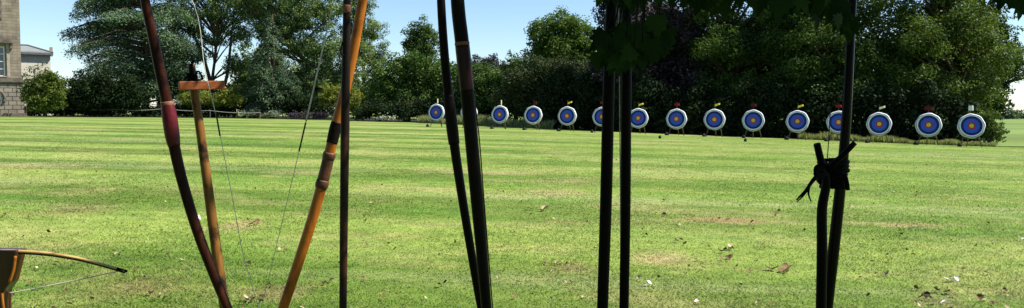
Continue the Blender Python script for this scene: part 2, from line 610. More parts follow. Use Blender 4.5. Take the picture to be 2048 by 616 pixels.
def rough_strip(name, label, pxa, pxb, off, h, n, width=1.4):
    px = rng.uniform(pxa, pxb, n)
    e = np.array([edge_pt(p) for p in px])
    d = e[:, 1] + off + rng.uniform(-.5, .5, n) * width
    x = (px - 1024) / FPX * d
    hh = h * rng.uniform(.5, 1.2, n) * (1 + .35 * np.sin(px * .09) * np.sin(px * .037))
    th = rng.uniform(0, 6.28, n)
    w = .045
    z = zg(x)
    lean = rng.normal(0, .3, (n, 2)) * hh[:, None]
    A = np.stack([x - w * np.cos(th), d - w * np.sin(th), z], -1)
    B = np.stack([x + w * np.cos(th), d + w * np.sin(th), z], -1)
    C = np.stack([x + lean[:, 0], d + lean[:, 1], z + hh], -1)
    o = mesh_np(name, np.stack([A, B, C], 1).reshape(-1, 3), np.arange(n * 3).reshape(-1, 3), M['rough_grass'], None, False, rng.random(n))
    tag(o, label, 'long grass', None, 'stuff')


rough_strip('long_grass', 'strip of pale unmown seeding grass behind the left archery targets', 840, 1105, -.5, .75, 9000, 2.2)
rough_strip('long_grass', 'strip of pale unmown grass behind the right archery targets', 1790, 1992, -.1, .25, 6000, 1.4)
rough_strip('long_grass', 'short green-yellow fringe of unmown grass by the forked prop', 1600, 1790, -.1, .4, 3000, 1.0)

# ------------------------------------------------------------------ trees


def rand_dir(n):
    v = rng.standard_normal((n, 3))
    return v / (np.linalg.norm(v, axis=1)[:, None] + 1e-9)


def leaf_quads(C, B, size, asp=.6, jit=.8, hang=0.0):
    n = len(C)
    nrm = B + jit * rand_dir(n)
    nrm /= np.linalg.norm(nrm, axis=1)[:, None] + 1e-9
    t = rand_dir(n)
    if hang:
        t = t * (1 - hang) + np.array([0, 0, -1.]) * hang
    t -= (t * nrm).sum(1)[:, None] * nrm
    t /= np.linalg.norm(t, axis=1)[:, None] + 1e-9
    b_ = np.cross(nrm, t)
    s = (size * rng.uniform(.6, 1.35, n))[:, None]
    V = np.stack([C - t * s * .5, C + b_ * s * asp * .5 - t * s * .05, C + t * s * .5, C - b_ * s * asp * .5 - t * s * .05], 1)
    return V.reshape(-1, 3)


def crown_mesh(name, clumps, leaf, asp, mat, parent, hang=0.0, flat=.75, up=.5, fill=1.0):
    """clumps: list of (centre, radius, n_leaves, tint)"""
    Cs, Bs, Ts = [], [], []
    for c, r, n, t in clumps:
        n = max(4, int(n * fill))
        d = rand_dir(n)
        rad = r * rng.random(n) ** .45
        off = d * rad[:, None] * np.array([1, 1, flat])
        Cs.append(np.asarray(c) + off)
        Bs.append(d * .7 + np.array([0, 0, up]))
        Ts.append(np.clip(t + rng.normal(0, .16, n), 0, 1))
    C, B = np.concatenate(Cs), np.concatenate(Bs)
    V = leaf_quads(C, B, leaf, asp, .8, hang)
    return mesh_np(name, V, np.arange(len(C) * 4).reshape(-1, 4), mat, parent, False, np.concatenate(Ts))


def tree(name, label, cat, d, base_px, lobes, mat, leaf=.3, asp=.6, dens=1.0, clump=1.0, trunk=.3, bark='bark', group=None,
         hang=0.0, depth=.9, limbs=10, forks=None, gap=.0, base_z=None, hollow=.45, flat=.75, stems=None):
    """lobes in photo pixels (px, py, rx, ry[, depth offset m]) at distance d"""
    sc_ = d / FPX
    bx = (base_px - 1024) / FPX * d
    bz = float(zg(bx)) if base_z is None else base_z
    root = empty(name, (bx, d, bz))
    tag(root, label, cat, group)
    base = np.array([bx, d, bz])
    clumps, tips = [], []
    for L in lobes:
        px, py, rx, ry = L[:4]
        c = at(px, py, d) + np.array([0, L[4] if len(L) > 4 else 0, 0])
        rx, rz = rx * sc_, ry * sc_
        rr = np.array([rx, min(rx, max(rz, 1.0) * 1.6) * depth, rz])
        area = 4 * math.pi * ((rx * rr[1]) ** 1.6 / 3 + (rx * rz) ** 1.6 / 3 + (rr[1] * rz) ** 1.6 / 3) ** (1 / 1.6)
        n = max(5, int(area * dens * .85 / clump ** 2))
        dd = rand_dir(n)
        dd[:, 2] = np.where(dd[:, 2] < -.5, dd[:, 2] * .6, dd[:, 2])
        ph = rng.uniform(0, 6.28, 3)
        rad = hollow + (1 - hollow) * rng.random(n) ** .7
        for q in range(n):
            if rng.random() < gap:
                continue
            lump = 1 + .30 * math.sin(5.1 * dd[q][0] + ph[0]) * math.sin(4.3 * dd[q][2] + ph[1]) + .18 * math.sin(9 * dd[q][0] + 7 * dd[q][2] + ph[2])
            p = c + dd[q] * rr * rad[q] * lump + rng.normal(0, .16, 3) * min(1.5, rz)
            cr = clump * rng.uniform(.6, 1.25) * min(1, .35 + rz / 2.2)
            if p[2] < bz + .25:
                p[2] = bz + .25 + .3 * rng.random()
            nl = 4.2 * (cr / leaf) ** 2 / asp
            clumps.append((p - base, cr, nl, rng.uniform(.05, .95)))
        tips.append((c - base, rr))
    crown_mesh('crown', clumps, leaf, asp, F[mat], root, hang, flat)
    # trunk with limbs
    items = []
    top = max(tips, key=lambda t: t[0][2])[0]
    cz = np.mean([t[0][2] for t in tips])
    if forks:
        for f in forks:
            pts = smooth_curve([at(a_, b_, d) - base for a_, b_ in f], 14)
            pts[0][2] = min(pts[0][2], 0)
            items.append((pts, np.linspace(trunk, trunk * .25, 14)))
    else:
        bend = np.array([rng.normal(0, .2), rng.normal(0, .2), 0])
        p = smooth_curve([(0, 0, -.2), np.array([0, 0, top[2] * .33]) + bend, top * .66 + bend * .5, top + np.array([0, 0, .2])], 14)
        items.append((p, np.linspace(trunk * 1.15, trunk * .2, 14)))
    spine = items[0][0]
    idx = rng.permutation(len(clumps))[:limbs * 4]
    for c in idx:
        tgt = clumps[c][0]
        s = spine[int(np.clip(np.searchsorted(spine[:, 2], tgt[2] * .62), 2, 12))]
        mid = (s * .5 + tgt * .5) + np.array([0, 0, .12 * np.linalg.norm(tgt - s)]) * rng.uniform(-.2, 1)
        pts = smooth_curve([s, mid, tgt], 7)
        items.append((pts, np.linspace(trunk * .38, .02, 7)))
    if stems:
        for f in stems:
            pts = smooth_curve([at(a_, b_, d) - base for a_, b_ in f], 10)
            items.append((pts, np.linspace(trunk * .6, .06, 10)))
    tubes('trunk', items, M[bark], root, 7)
    return root


def conifer(name, label, d, base_px, top_py, prof, mat, leaf=.34, nb=60, droop=.25, tilt=0.0, dens=1.0, trunk=.45, gap=0.0, flatp=.22, side=None, group=None):
    """layered conifer. prof: list of (py, half-width px) from the top down; plates of foliage on spreading boughs"""
    sc_ = d / FPX
    bx = (base_px - 1024) / FPX * d
    base = np.array([bx, d, float(zg(bx))])
    root = empty(name, base)
    tag(root, label, 'tree', group)
    top = at(base_px, top_py, d) - base
    items = [(smooth_curve([(0, 0, -.2), top * .5 + np.array([.15, 0, 0]), top], 12), np.linspace(trunk, .05, 12))]
    pys = [p[0] for p in prof]; hw = [p[1] for p in prof]
    C, B, T = [], [], []
    for q in range(nb):
        py = pys[0] + (pys[-1] - pys[0]) * ((q + rng.random()) / nb)
        z0 = (at(base_px, py, d) - base)[2]
        ln = np.interp(py, pys, hw) * sc_ * rng.uniform(.7, 1.08)
        ang = rng.uniform(0, 2 * math.pi)
        if side is not None and rng.random() < .45:
            ang = rng.choice(side) + rng.normal(0, .35)
        dirv = np.array([math.cos(ang), math.sin(ang), 0])
        p0 = np.array([0, 0, z0])
        mid = p0 + dirv * ln * .55 + np.array([0, 0, tilt * ln * .6])
        end = p0 + dirv * ln + np.array([0, 0, (tilt * .5 - droop) * ln])
        pts = smooth_curve([p0, mid, end], 10)
        items.append((pts, np.linspace(.13 * min(1, ln / 5) + .03, .015, 10)))
        if rng.random() < gap:
            continue
        perp = np.array([-dirv[1], dirv[0], 0])
        tq = rng.uniform(.05, .95)
        n = int(420 * dens * (ln / 5) ** 1.5 / (leaf / .34) ** 2)
        s = rng.uniform(.18, 1.03, n)
        ii = np.clip(s * 9, 0, 8.999)
        i0 = ii.astype(int); fr = (ii - i0)[:, None]
        cpt = pts[i0] * (1 - fr) + pts[i0 + 1] * fr
        wid = (.05 + .26 * np.sin(np.clip(s, 0, 1) * math.pi * .82 + .25)) * ln * rng.uniform(.8, 1.1)
        lat = rng.normal(0, .5, n) * wid
        hangz = -np.abs(rng.normal(0, flatp, n)) * (0.4 + .25 * ln) + .1 * rng.standard_normal(n)
        c = cpt + perp * lat[:, None] + np.array([0, 0, 1]) * (hangz - .22 * np.abs(lat))[:, None] + .12 * rng.standard_normal((n, 3))
        C.append(c)
        B.append(np.tile([0, 0, .9], (n, 1)) + dirv * .25)
        T.append(np.clip(tq + rng.normal(0, .2, n), 0, 1))
    C, B, T = np.concatenate(C), np.concatenate(B), np.concatenate(T)
    C[:, 2] = np.maximum(C[:, 2], .15)
    V = leaf_quads(C, B, leaf, .38, .9, .35)
    mesh_np('crown', V, np.arange(len(C) * 4).reshape(-1, 4), F[mat], root, False, T)
    tubes('trunk', items, M['bark'], root, 6)
    return root


def shrub(name, label, d, lobes, mat, leaf=.25, dens=1.3, clump=.6, cat='shrub', group=None, asp=.6, hang=0, off=0):
    px = np.mean([l[0] for l in lobes])
    return tree(name, label, cat, d, px, lobes, mat, leaf, asp, dens, clump, .07, 'bark', group, hang, .9, 4, hollow=.35)


# left side, from the house towards the middle
shrub('laurel_bush', 'rounded golden green bush beside the stone house', 89,
      [(64, 184, 14, 44), (90, 172, 18, 34), (112, 184, 18, 34), (88, 206, 34, 22), (104, 156, 12, 12)], 'bush_mid', .24, 1.6, .6)
shrub('evergreen_bush', 'near black evergreen bush between the golden bush and the cedar', 93,
      [(160, 188, 34, 38), (205, 184, 44, 40), (250, 195, 38, 36), (138, 206, 26, 26), (180, 210, 60, 24)], 'dark', .26, 1.7, .7)
shrub('evergreen_hedge', 'long low dark hedge behind the rope under the cedar', 98.5,
      [(60, 222, 40, 12), (130, 222, 44, 12), (210, 223, 44, 13), (290, 222, 44, 14), (370, 222, 44, 15), (440, 225, 36, 14)], 'dark', .26, 1.7, .6, 'hedge')

conifer('cedar_tree', 'blue green cedar with drooping layered boughs left of the red gripped bow', 103, 292, -95,
        [(-90, 25), (-40, 75), (10, 118), (60, 140), (110, 132), (150, 118), (205, 95)], 'cedar', .29, 150, .12, .14, .80, .5, .08, .20, side=[math.pi, math.pi + .3, -.2])
tree('ash_tree', 'open crowned tree with forked trunks showing sky behind the T-shaped prop', 'tree', 106, 432,
     [(372, 55, 42, 30), (430, 22, 60, 36), (392, 110, 32, 20), (478, 70, 34, 36), (440, -30, 70, 36), (345, 20, 40, 40), (470, 130, 26, 22), (360, -20, 40, 30), (350, 150, 34, 22), (425, 80, 30, 16), (500, 20, 40, 36), (400, -20, 60, 30), (480, 180, 34, 20)],
     'openleaf', .27, .5, .72, .75, .3, 'bark', limbs=16, gap=.14,
     forks=[[(428, 232), (424, 170), (432, 100), (440, 10)], [(428, 205), (452, 160), (462, 80), (470, 0)], [(428, 190), (408, 120), (385, 60), (372, 10)]], hollow=.3)
conifer('deodar_tree', 'grey green conical deodar with weeping tips', 99, 545, 28,
        [(32, 6), (70, 26), (110, 44), (150, 56), (190, 62), (222, 54)], 'deodar', .28, 85, .42, .05, 1.2, .35, .0, .3)
tree('lime_tree', 'tall sea green broadleaf tree behind the string of the orange bow', 'tree', 104, 632,
     [(560, -8, 58, 50), (610, 30, 60, 52), (640, 90, 62, 46), (585, 95, 50, 40), (660, 10, 58, 44), (620, 150, 60, 40), (700, 120, 44, 44), (540, 60, 44, 44), (690, 170, 44, 36), (600, 190, 60, 36), (510, 10, 44, 40), (520, -20, 60, 40), (560, 40, 50, 40)],
     'openleaf', .26, .55, .60, .75, .45, 'bark', limbs=14, hollow=.4)
tree('willow_tree', 'thin feathery tree with loose outer sprays right of the orange bow', 'tree', 108, 722,
     [(715, 20, 36, 44), (742, 60, 28, 34), (728, 110, 34, 34), (755, 140, 26, 30), (705, 75, 34, 40), (740, 180, 36, 30), (722, -25, 40, 34), (762, 100, 16, 22)],
     'openleaf', .25, .42, .75, .7, .28, 'bark', limbs=14, gap=.12, hang=.3, hollow=.3)
shrub('golden_shrub', 'bright golden shrub below the orange crossbar of the prop', 97.5,
      [(462, 196, 24, 20), (440, 200, 18, 16), (395, 196, 26, 18), (372, 202, 14, 12)], 'bush_gold', .22, 1.5, .5)
shrub('golden_tree', 'yellow green small tree with arching boughs behind the orange bow', 93.5,
      [(668, 190, 28, 18), (700, 198, 26, 26), (715, 222, 18, 16), (650, 200, 12, 14), (690, 225, 14, 12)], 'bush_gold', .22, 1.3, .5, 'tree')
shrub('dark_shrub', 'dark green low shrub filling the gap under the lime tree', 99,
      [(520, 215, 44, 18), (600, 212, 44, 22), (655, 222, 30, 14), (560, 205, 50, 24)], 'dark', .25, 1.6, .6)
shrub('silver_plant', 'low silver leaved plant in front of the dark shrub, nearest the prop', 96,
      [(497, 228, 20, 8), (512, 224, 10, 8)], 'greyleaf', .16, 1.8, .3, 'plant')
shrub('silver_plant', 'low silver leaved plant left of the orange bow string', 95.5,
      [(545, 229, 18, 7), (530, 231, 10, 5)], 'greyleaf', .16, 1.8, .3, 'plant')
shrub('heather_plant', 'low grey purple plants along the bed behind the orange bow string', 95,
      [(590, 230, 16, 7), (618, 230, 16, 7), (645, 231, 14, 7)], 'purple', .16, 1.8, .3, 'plant')
shrub('white_flowers', 'low mound of white flowers under the dark round tree', 84.5,
      [(768, 237, 9, 4.5), (784, 236, 8, 5), (758, 239, 6, 3)], 'flower', .14, 2.6, .25, 'flowers')

tree('poplar_tree', 'narrow upright tree rising above the round dark tree', 'tree', 112, 842,
     [(842, 62, 24, 22), (834, 90, 26, 28), (862, 92, 22, 32), (845, 130, 34, 34), (820, 92, 12, 22), (848, 170, 40, 40)], 'green', .28, .55, 1.0, .75, .3)
tree('round_tree', 'broad rounded dark green tree behind the leftmost target', 'tree', 91, 815,
     [(790, 160, 42, 38), (835, 142, 44, 30), (880, 155, 40, 38), (770, 200, 36, 34), (830, 195, 56, 36), (890, 200, 40, 34), (805, 125, 26, 18), (760, 170, 24, 26)],
     'green', .27, .6, 1.25, .85, .35)
tree('round_tree', 'smaller rounded green tree behind the third target', 'tree', 86, 965,
     [(950, 160, 40, 32), (985, 170, 34, 30), (930, 145, 28, 22), (965, 205, 52, 32), (925, 195, 34, 36), (1000, 200, 30, 30)],
     'green', .26, .6, 1.2, .8, .3)
tree('purple_tree', 'distant dull purple leaved tree showing above the green crowns', 'tree', 118, 972,
     [(955, 128, 20, 14), (980, 122, 20, 14), (1000, 132, 14, 12), (968, 150, 36, 26), (972, 190, 40, 40)], 'purple', .28, .6, 1.1, .7, .25)
tree('rounded_tree', 'round crowned bright green tree against the sky behind the fourth and fifth targets', 'tree', 84, 1120,
     [(1088, 72, 34, 32), (1125, 52, 40, 26), (1162, 78, 36, 36), (1120, 95, 50, 34), (1080, 110, 28, 24), (1170, 110, 32, 34), (1120, 140, 60, 36)],
     'bright', .25, .6, 1.25, .8, .35)
tree('hawthorn_tree', 'small dark tree at the foot of the sky gap', 'tree', 88, 1030,
     [(1025, 128, 22, 18), (1048, 140, 24, 24), (1015, 155, 24, 26), (1040, 190, 40, 40)], 'deep', .25, .6, 1.2, .7, .25)
tree('yew_tree', 'broad olive yew with upswept sprays behind the fourth and fifth targets', 'tree', 71.5, 1092,
     [(1050, 160, 36, 30), (1095, 150, 44, 32), (1140, 160, 42, 36), (1035, 200, 40, 36), (1090, 205, 60, 34), (1150, 205, 44, 36), (1175, 165, 30, 40)],
     'yew', .22, .4, 1.3, .75, .35, flat=1.0)

tree('copper_beech', 'tall purple black copper beech behind the black stave pair', 'tree', 67, 1290,
     [(1240, 20, 44, 50), (1300, 60, 60, 54), (1250, 110, 52, 56), (1340, 20, 44, 28), (1375, 90, 50, 60), (1305, 140, 70, 50), (1225, 60, 28, 36), (1215, 150, 34, 50),
      (1280, -60, 70, 60), (1270, 195, 70, 40), (1370, 170, 50, 60), (1345, 215, 60, 36),
      (1230, 165, 44, 40, -4.5), (1300, 170, 50, 40, -4.5), (1360, 160, 46, 44, -4.5), (1260, 90, 60, 50, -4), (1340, 80, 60, 50, -4)],
     'copper', .24, .65, 1.35, .85, .5, limbs=12)
tree('oak_tree', 'large deep green broadleaf tree with sunlit clumps behind the ninth and tenth targets', 'tree', 62, 1475,
     [(1420, 30, 54, 44), (1480, 60, 60, 44), (1445, 110, 50, 40), (1515, 120, 54, 40), (1400, 90, 34, 50), (1540, 60, 50, 50), (1450, -50, 90, 60), (1560, -20, 70, 50),
      (1500, 160, 80, 36), (1420, 170, 50, 44), (1560, 150, 50, 44),
      (1425, 175, 40, 30, -4.5), (1490, 180, 50, 26, -4.5), (1550, 175, 40, 30, -4.5), (1495, 110, 48, 34, -4), (1420, 100, 44, 36, -4), (1540, 40, 50, 40, -4)],
     'deep', .2, .62, .85, .8, .5, limbs=14, hollow=.55)
tree('maple_tree', 'broad deep green tree with pale lit edges behind the eleventh and twelfth targets', 'tree', 57, 1660,
     [(1600, 40, 56, 44), (1660, 80, 56, 44), (1620, 120, 50, 40), (1700, 30, 50, 48), (1570, 90, 40, 44), (1700, 130, 46, 46), (1640, -40, 90, 60), (1640, 170, 70, 36), (1580, 165, 44, 40),
      (1590, 175, 40, 30, -4.2), (1650, 185, 44, 26, -4.2), (1710, 175, 44, 30, -4.2), (1575, 145, 40, 30, -4.2), (1660, 120, 48, 34, -4), (1600, 80, 46, 36, -4)],
     'deep', .19, .62, .85, .75, .45, limbs=14, hollow=.55)
tree('birch_tree', 'tall yellow green tree with open drooping crown at the right of the field', 'tree', 54.5, 1900,
     [(1780, 20, 60, 50), (1840, 60, 50, 50), (1900, 20, 56, 46), (1945, 70, 48, 44), (1880, 110, 60, 44), (1800, 110, 52, 50), (1985, 110, 40, 36), (1950, 150, 50, 36), (1850, 170, 60, 40),
      (1780, 180, 50, 44), (1920, 200, 44, 26), (1860, -50, 110, 60), (2005, 150, 26, 22), (1965, 40, 26, 22), (1980, 180, 22, 22), (2020, 120, 18, 16),
      (1770, 170, 44, 36, -3.8), (1840, 175, 46, 34, -3.8), (1905, 180, 40, 30, -3.8), (1800, 90, 50, 44, -3.5), (1880, 60, 46, 40, -3.5), (1930, 120, 40, 36, -3.5)],
     'birch', .19, .55, .85, .75, .4, limbs=22, hang=.2, hollow=.35, gap=.05,
     stems=[[(1900, 250), (1880, 170), (1860, 80)], [(1905, 240), (1925, 180), (1950, 110), (1990, 70)], [(1830, 250), (1822, 150), (1815, 40)]])
tree('pine_tree', 'dark branched tree whose shaded sprays reach out at the right edge', 'tree', 60, 1975,
     [(1975, 20, 30, 22), (2000, 60, 24, 14), (2028, 105, 26, 22), (2035, 150, 20, 18), (2010, 180, 18, 16), (1990, 205, 20, 18), (2040, 125, 16, 20), (1960, 90, 30, 30), (1968, -30, 40, 24), (2015, -10, 26, 16), (2012, 90, 26, 26), (2022, 140, 26, 24), (1985, 45, 30, 24)],
     'deep', .2, .55, 1.1, .6, .35, limbs=16, hollow=.3)
# near black bushes added to stand in for the shade under the crowns
SHADE_BUSHES = [(1120, 'behind the fifth target'), (1178, 'left of the sixth target'), (1236, 'behind the black bow pair'), (1294, 'left of the eighth target'), (1350, 'behind the eighth target'),
         (1405, 'left of the ninth target'), (1462, 'between the ninth and tenth targets'), (1520, 'right of the tenth target'), (1575, 'left of the eleventh target'), (1630, 'between the eleventh and twelfth targets'),
         (1690, 'behind the tall blue-black stave'), (1748, 'behind the thirteenth target'), (1806, 'right of the thirteenth target'), (1862, 'behind the fourteenth target'), (1915, 'left of the last target')]
for px, wh in SHADE_BUSHES:
    e = edge_pt(px)
    gy = 226 + (CAM_H - float(zg(e[0]))) * FPX / e[1]
    k = rng.uniform(.85, 1.2)
    shrub('shade_bush', 'near black bush added as shade at the wood edge ' + wh, e[1] + 2.1,
          [(px, gy - 30 * k, 38, 34 * k), (px - 14, gy - 12, 34, 16), (px + 16, gy - 14, 30, 18), (px + 4, gy - 58 * k, 30, 32 * k), (px - 8, gy - 84 * k, 24, 24 * k)], 'dark', .24, 1.35, .7)
shrub('elder_shrub', 'bright yellow green shrub right of the last target', 48.5,
      [(1972, 235, 22, 22), (1985, 258, 20, 22), (1965, 262, 18, 20), (1995, 275, 14, 14)], 'birch', .17, 1.4, .42)
shrub('elder_shrub', 'small dark green shrub at the right corner of the wood', 50.5,
      [(1990, 262, 24, 20), (1965, 272, 20, 14)], 'deep', .17, 1.4, .42)

for px, py, rx, ry, d, lab in [(320, 150, 60, 60, 128, 'hazy tree behind the cedar, seen under its boughs'),
                               (425, 195, 50, 34, 132, 'small tree far behind the T-shaped prop'),
                               (520, 150, 56, 70, 130, 'tree behind the deodar, filling its left side'),
                               (640, 170, 60, 56, 134, 'tree behind the lime tree and the orange bow string'),
                               (735, 195, 50, 34, 136, 'low tree far behind the willow')]:
    tree('broadleaf_tree', lab, 'tree', d, px, [(px, py, rx, ry), (px - rx * .5, py + ry * .4, rx * .7, ry * .6), (px + rx * .5, py + ry * .35, rx * .7, ry * .65)],
         'green', .34, .65, 1.0, .9, .3, 'bark', limbs=6)
shrub('shade_bush', 'black green bush added as shade under the round trees left of the third target', 86.5,  # added to supply the dark below the round crowns
      [(740, 222, 34, 20), (800, 220, 40, 22), (860, 220, 40, 22), (920, 218, 40, 24), (980, 216, 40, 26), (1040, 214, 40, 26)], 'dark', .26, 1.5, .8)

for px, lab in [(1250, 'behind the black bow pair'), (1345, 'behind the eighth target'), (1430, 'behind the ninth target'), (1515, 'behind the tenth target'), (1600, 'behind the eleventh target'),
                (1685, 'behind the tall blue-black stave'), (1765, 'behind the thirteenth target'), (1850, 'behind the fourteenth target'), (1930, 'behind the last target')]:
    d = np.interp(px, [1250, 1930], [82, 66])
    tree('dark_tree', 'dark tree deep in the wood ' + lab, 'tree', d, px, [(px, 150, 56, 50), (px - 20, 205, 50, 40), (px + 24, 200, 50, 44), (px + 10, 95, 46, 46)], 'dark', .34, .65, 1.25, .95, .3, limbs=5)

# far trees and hedge over the meadow
for px, py, rx, ry, d, lab in [(2012, 232, 18, 20, 165, 'rounded far tree nearest the wood beyond the meadow'),
                               (2046, 236, 22, 16, 180, 'rounded far tree at the right frame edge beyond the meadow'),
                               (2085, 228, 24, 22, 172, 'taller far tree just past the right frame edge beyond the meadow')]:
    c = at(px, py, d)
    tree('far_tree', lab, 'tree', d, px, [(px, py, rx, ry), (px - rx * .5, py + ry * .4, rx * .7, ry * .6), (px + rx * .5, py + ry * .35, rx * .7, ry * .65)],
         'far', .55, .65, 1.1, 1.3, .3, 'bark', base_z=meadow_z(c[0], d), limbs=3)
shrub('far_hedge', 'dark hedge line along the top of the meadow', 158,
      [(1995, 252, 14, 5), (2015, 251, 16, 5), (2040, 249, 18, 5), (2066, 247, 18, 5), (2090, 246, 18, 5)], 'far', .5, 1.5, .8, 'hedge')

# ------------------------------------------------------------------ stone house and rear wing
def house():
    d = 91.0
    corner = at(48, 232, d)
    gz = float(zg(corner[0])) - .15
    root = empty('stone_house', (corner[0], d, gz), R(34))
    tag(root, 'weathered stone country house with pedimented window at the left edge', 'house')
    # local frame: facade on the plane y = 0 facing -y, wall runs towards -x
    W, HT, DP = 16.0, 15.2, 12.0
    g = 4.25
    wins = [(-2.4, 1.45, 4.65, 8.0), (-2.65, 1.25, 11.2, 12.9)]
    def wall(name, z0, z1, holes, mat, proud, right):
        bm = bmesh.new()
        us = sorted({-W, right, *[h[0] - h[1] / 2 for h in holes], *[h[0] + h[1] / 2 for h in holes]})
        zs = sorted({z0, z1, *[h[2] for h in holes], *[h[3] for h in holes]})
        for i in range(len(us) - 1):
            for j in range(len(zs) - 1):
                um, zm = (us[i] + us[i + 1]) / 2, (zs[j] + zs[j + 1]) / 2
                if any(abs(um - h[0]) < h[1] / 2 and h[2] < zm < h[3] for h in holes):
                    continue
                bm.faces.new([bm.verts.new(p) for p in ((us[i], -proud, zs[j]), (us[i + 1], -proud, zs[j]), (us[i + 1], -proud, zs[j + 1]), (us[i], -proud, zs[j + 1]))])
        for h in holes:
            u0, u1, a_, c_ = h[0] - h[1] / 2, h[0] + h[1] / 2, h[2], h[3]
            for p, q in (((u0, a_), (u0, c_)), ((u0, c_), (u1, c_)), ((u1, c_), (u1, a_)), ((u1, a_), (u0, a_))):
                bm.faces.new([bm.verts.new(v) for v in ((p[0], -proud, p[1]), (q[0], -proud, q[1]), (q[0], .3, q[1]), (p[0], .3, p[1]))])
        # side, back and top
        for q in (((right, -proud, z0), (right, DP, z0), (right, DP, z1), (right, -proud, z1)),
                  ((-W, DP, z0), (-W, -proud, z0), (-W, -proud, z1), (-W, DP, z1)),
                  ((right, DP, z0), (-W, DP, z0), (-W, DP, z1), (right, DP, z1)),
                  ((-W, -proud, z1), (right, -proud, z1), (right, DP, z1), (-W, DP, z1))):
            bm.faces.new([bm.verts.new(v) for v in q])
        bmesh.ops.remove_doubles(bm, verts=bm.verts, dist=.0005)
        bmesh.ops.recalc_face_normals(bm, faces=bm.faces)
        return bm_obj(name, bm, mat, root)
    wall('upper_wall', g, HT, wins, M['ashlar'], 0, -.12)
    wall('ground_wall', 0, g - .002, [(-2.75, 1.3, 1.6, 2.9)], M['rustic'], .14, .04)
    boxes('plinth', [((-W, -.30, 0), (.16, -.142, .55))], M['dark_trim'], root, .03)
    boxes('string_course', [((-W, -.34, g - .25), (.14, -.143, g + .03)), ((-W, -.2, g + .032), (.02, -.003, g + .3))], M['dark_trim'], root, .03)
    boxes('cornice', [((-W, -.7, HT), (.5, DP, HT + .35)), ((-W, -.4, HT - .45), (.2, -.003, HT - .003))], M['trim'], root, .04)
    boxes('parapet', [((-W, -.15, HT + .352), (0, .2, HT + 1.3))], M['trim'], root, .03)
    boxes('roof', [((-W + .3, .4, HT + .353), (-.3, DP - .4, HT + 1.0))], M['slate'], root, .1)
    # pilaster strips flanking the first-floor window
    boxes('pilaster', [((-1.5, -.16, g + .302), (-1.2, -.003, 8.35))], M['trim'], root, .02)
    boxes('pilaster', [((-3.6, -.16, g + .302), (-3.3, -.003, 8.35))], M['trim'], root, .02)
    bm = bmesh.new()
    prof = [(-3.95, 8.36), (-.85, 8.36), (-.85, 8.62), (-2.4, 9.4), (-3.95, 8.62)]
    fr = [bm.verts.new((u, -.55, z)) for u, z in prof]
    bk = [bm.verts.new((u, -.004, z)) for u, z in prof]
    bm.faces.new(fr); bm.faces.new(bk[::-1])
    for i in range(5):
        bm.faces.new([fr[i], bk[i], bk[(i + 1) % 5], fr[(i + 1) % 5]])
    bmesh.ops.recalc_face_normals(bm, faces=bm.faces)
    bm_obj('pediment', bm, M['dark_trim'], root)
    boxes('bracket', [((-1.18, -.4, 7.75), (-.92, -.004, 8.355))], M['dark_trim'], root, .03)
    boxes('window_sill', [((-3.28, -.25, g + .31), (-1.52, -.004, g + .45))], M['trim'], root, .02)
    for (u, w, a_, c_), npan in ((wins[0], 4), (wins[1], 2), ((-2.75, 1.3, 1.6, 2.9), 2)):
        fr = boxes('window', [((u - w / 2, .12, a_), (u - w / 2 + .1, .2, c_)), ((u + w / 2 - .1, .12, a_), (u + w / 2, .2, c_)),
                              ((u - w / 2 + .1, .12, c_ - .1), (u + w / 2 - .1, .2, c_)), ((u - w / 2 + .1, .12, a_), (u + w / 2 - .1, .2, a_ + .12))] +
                   [((u - w / 2 + .1, .14, a_ + (c_ - a_) * i / npan - .03), (u + w / 2 - .1, .19, a_ + (c_ - a_) * i / npan + .03)) for i in range(1, npan)] +
                   [((u - .02, .135, a_ + .12), (u + .02, .185, c_ - .1))], M['sash'], root)
        boxes('pane', [((u - w / 2, .21, a_), (u + w / 2, .24, c_))], M['glass'], fr)
    boxes('window_surround', [((u0 - .2, -.1, 11.0), (u0, -.004, 13.1)) for u0 in (-3.275, -1.825)] + [((-3.275, -.1, 12.903), (-2.025, -.004, 13.1)), ((-3.275, -.12, 11.0), (-2.025, -.004, 11.197))], M['dark_trim'], root, .02)
    # arched head over the ground-floor opening
    arc = [(-2.75 + .95 * math.cos(t), -.2, 2.2 + .95 * math.sin(t)) for t in np.linspace(-.5, math.pi + .5, 24)]
    tube('arch_moulding', arc, .14, M['dark_trim'], root, 8)


house()


def wing():
    d = 112.0
    c = at(104, 225, d)
    root = empty('garden_wing', (c[0], d, float(zg(c[0]))), R(32))
    tag(root, 'pale rendered low wing with a grey slate roof behind the golden bush', 'building')
    H0 = (at(100, 111, d)[2] - float(zg(c[0])))
    boxes('wall', [((-9, 0, 0), (0, 7, H0))], M['render'], root)
    boxes('gutter', [((-9.3, -.45, H0 + .003), (.35, -.1, H0 + .35)), ((-9.1, -.1, H0 + .003), (.2, -.003, H0 + .5))], M['lead'], root, .03)
    bm = bmesh.new()
    vs = [bm.verts.new(p) for p in ((-9.3, -.4, H0 + .36), (.3, -.4, H0 + .36), (.3, 7.4, H0 + .36), (-9.3, 7.4, H0 + .36), (-9.3, 3.5, H0 + 1.5), (-2.6, 3.5, H0 + 1.5))]
    for f in ((0, 1, 5, 4), (1, 2, 5), (2, 3, 4, 5), (0, 4, 3), (3, 2, 1, 0)):
        bm.faces.new([vs[i] for i in f])
    roof = bm_obj('roof', bm, M['slate'], root)
    tube('ridge_tile', [(.3, -.42, H0 + .40), (-2.6, 3.5, H0 + 1.56), (-9.3, 3.5, H0 + 1.56)], .12, M['lead'], roof, 8)
    boxes('chimney_stack', [((.05, 3.2, H0 + .1), (.45, 3.8, H0 + 1.4))], M['trim'], root, .03)


wing()


